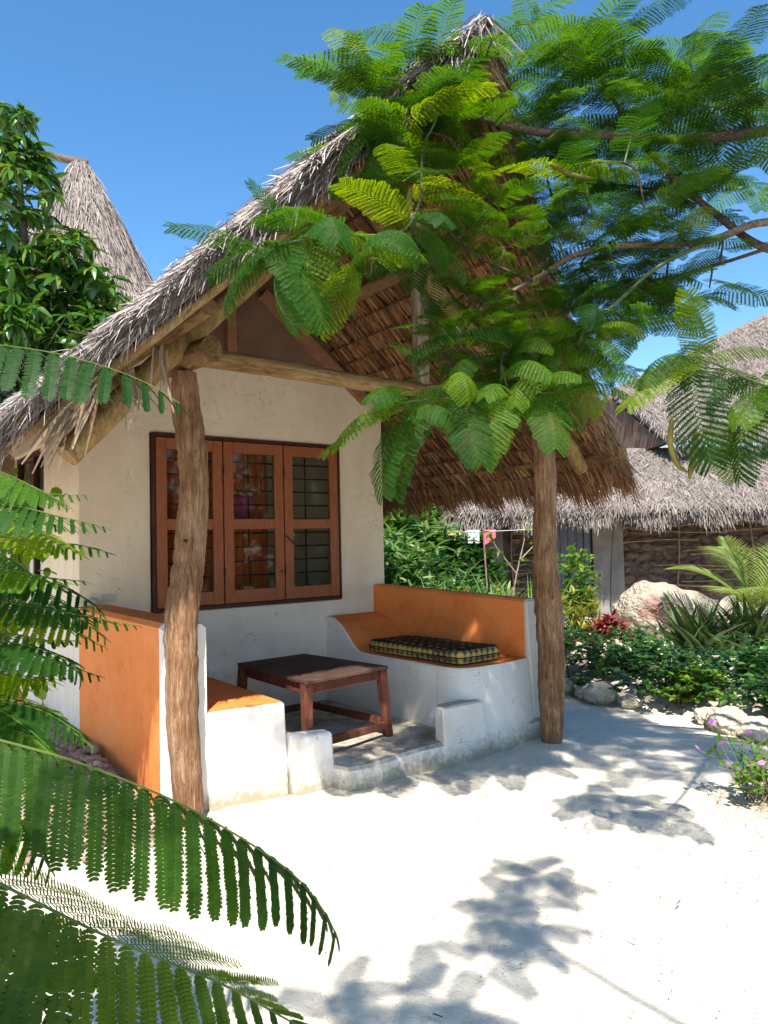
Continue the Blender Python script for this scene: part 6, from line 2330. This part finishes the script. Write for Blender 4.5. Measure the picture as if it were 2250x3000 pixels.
def build_tower():
    c = A(1.72, 8.6, 0)
    t = empty('conical_tower', 'grey conical thatched tower roof behind the cottage', 'tower', tuple(c))
    g = np.random.default_rng(81)
    H, z0, R = 8.75, 3.2, 2.75
    # profile: slightly convex cone
    zs = np.linspace(0, 1, 18)

    def rad(u):          # u 0 top .. 1 bottom
        return .10 + R * (u ** .94)
    rings = 40
    v, f = [], []
    for u in zs:
        for k in range(rings):
            a = 6.2832 * k / rings
            r = rad(u)
            v.append((r * math.cos(a), r * math.sin(a), H - (H - z0) * u))
    for i in range(len(zs) - 1):
        for k in range(rings):
            k2 = (k + 1) % rings
            f.append([i * rings + k, (i + 1) * rings + k, (i + 1) * rings + k2, i * rings + k2])
    roof = MB().add(v, f + [list(range(rings)), [(len(zs) - 1) * rings + k for k in range(rings)][::-1]]).build('roof', MAT['thatch_base'], t)
    n = 34000
    rows = 30
    u = np.clip((g.integers(0, rows, n) + g.uniform(-.1, .5, n)) / rows, 0, 1)
    keep = g.random(n) < .25 + .75 * u
    u = u[keep]
    n = len(u)
    a = g.uniform(0, 6.2832, n)
    r = rad(u)
    sl = math.atan2(R, H - z0)
    rd = np.stack([np.cos(a), np.sin(a), np.zeros(n)], 1)
    nr = rd * math.cos(sl) + A(0, 0, 1)[None] * math.sin(sl)
    dn = rd * math.sin(sl) - A(0, 0, 1)[None] * math.cos(sl)
    tg = np.stack([-np.sin(a), np.cos(a), np.zeros(n)], 1)
    root = rd * r[:, None] + A(0, 0, 1)[None] * (H - (H - z0) * u)[:, None] + nr * g.uniform(0, .07, n)[:, None]
    d = dn + tg * g.normal(0, .16, n)[:, None] + nr * g.normal(.05, .06, n)[:, None]
    o = MB().add(*strands(root, d, nr, g.uniform(.2, .42, n), g.uniform(.009, .022, n), -g.uniform(0, .06, n), g)).build('thatch', MAT['thatch_pale'], roof)
    o['kind'] = 'stuff'
    MB().add(*tube(spline([(-.68, .35, H + .22), (-.2, .1, H + .10), (.12, -.05, H + .06)], 8), np.linspace(.05, .075, 8), 8, .1, 2)).build('finial_stick', MAT['bark'], roof, True)
    MB().add(*tube([(0, 0, -.1), (0, 0, 3.3)], [2.3, 2.3], 32)).build('wall', MAT['plaster_cream'], t)


build_tower()


def build_laundry():
    p0, p1 = A(4.95, 2.75, 1.66), A(6.35, 1.75, 1.66)
    t = empty('clothes_line', 'thin clothes line strung on a stick pole behind the bench', 'clothes line', (5.62, 1.97, 0))
    org = A(5.62, 1.97, 0)
    P = spline([p0 - org, (p0 + p1) / 2 - org - A(0, 0, .02), p1 - org], 14)
    MB().add(*tube(P, .004, 5)).build('line', MAT['white_cloth'], t, True)
    MB().add(*tube([(0.02, .02, -.1), (0, .1, .8), (-.03, .12, 1.64)], .012, 7, .1, 1)).build('pole', MAT['stick'], t, True)
    for (a, w, h, mat, name, lab) in ((.46, .17, .20, 'white_cloth', 'white_shorts', 'white shorts drying on the clothes line'), (.60, .18, .24, 'pink_cloth', 'pink_cloth', 'pink cloth drying on the clothes line beside the white shorts'), (.30, .20, .07, 'yellow_cloth', 'yellow_cloth', 'small yellow cloth on the clothes line left of the white shorts')):
        c = p0 + (p1 - p0) * a
        d = (p1 - p0) / np.linalg.norm(p1 - p0)
        nn = A(-d[1], d[0], 0)
        m = 12
        v = []
        for i in range(m):
            for j in range(m):
                u, q = i / (m - 1), j / (m - 1)
                hh = h * (1 - (.45 if (name == 'white_shorts' and .40 < u < .60) else 0) * 1.0)
                if name == 'pink_cloth':
                    hh = h * (1 - .5 * u)
                v.append(c + d * (u - .5) * w + A(0, 0, .005 - q * hh) + nn * (.012 * math.sin(u * 14) * q + .006))
        f = [[i * m + j, i * m + j + 1, (i + 1) * m + j + 1, (i + 1) * m + j] for i in range(m - 1) for j in range(m - 1)]
        back = [p + nn * .004 for p in v]
        o = MB().add([p - c for p in v], f).build(name, MAT[mat], None, True)
        o.location = c
        sm = o.modifiers.new('solid', 'SOLIDIFY')
        sm.thickness = .004
        tag(o, lab, 'laundry')


build_laundry()


def build_far_hedge():
    g = np.random.default_rng(99)
    t = empty('boundary_hedge', 'tall green hedge across the sandy yard, mirrored in the window panes', 'hedge', (6.0, -11.0, 0))
    pl = []
    for k in range(5200):
        x = g.uniform(-6.5, 7.5)
        y = g.normal(0, .55) - .25 * x
        z = g.uniform(.05, 1) ** .8 * (3.4 + .7 * math.sin(x * 1.3) + .4 * math.sin(x * 3.7))
        pl.append((A(x, y, z), g.uniform(0, 6.28), g.normal(.1, .5), g.normal(0, .4), g.uniform(.7, 1.3)))
    o = scatter_leaves(pl, blade(.42, .20, .25, .2, 3)).build('foliage', MAT['far_leaf'], t)
    o['kind'] = 'stuff'
    for k in range(9):
        x = -6 + k * 1.5
        MB().add(*tube(spline([(x, -.25 * x, -.1), (x + .1, -.25 * x, 1.2), (x - .1, -.25 * x + .1, 2.8)], 8), np.linspace(.07, .02, 8), 8, .08, k)).build('stem', MAT['bark'], t, True)


build_far_hedge()
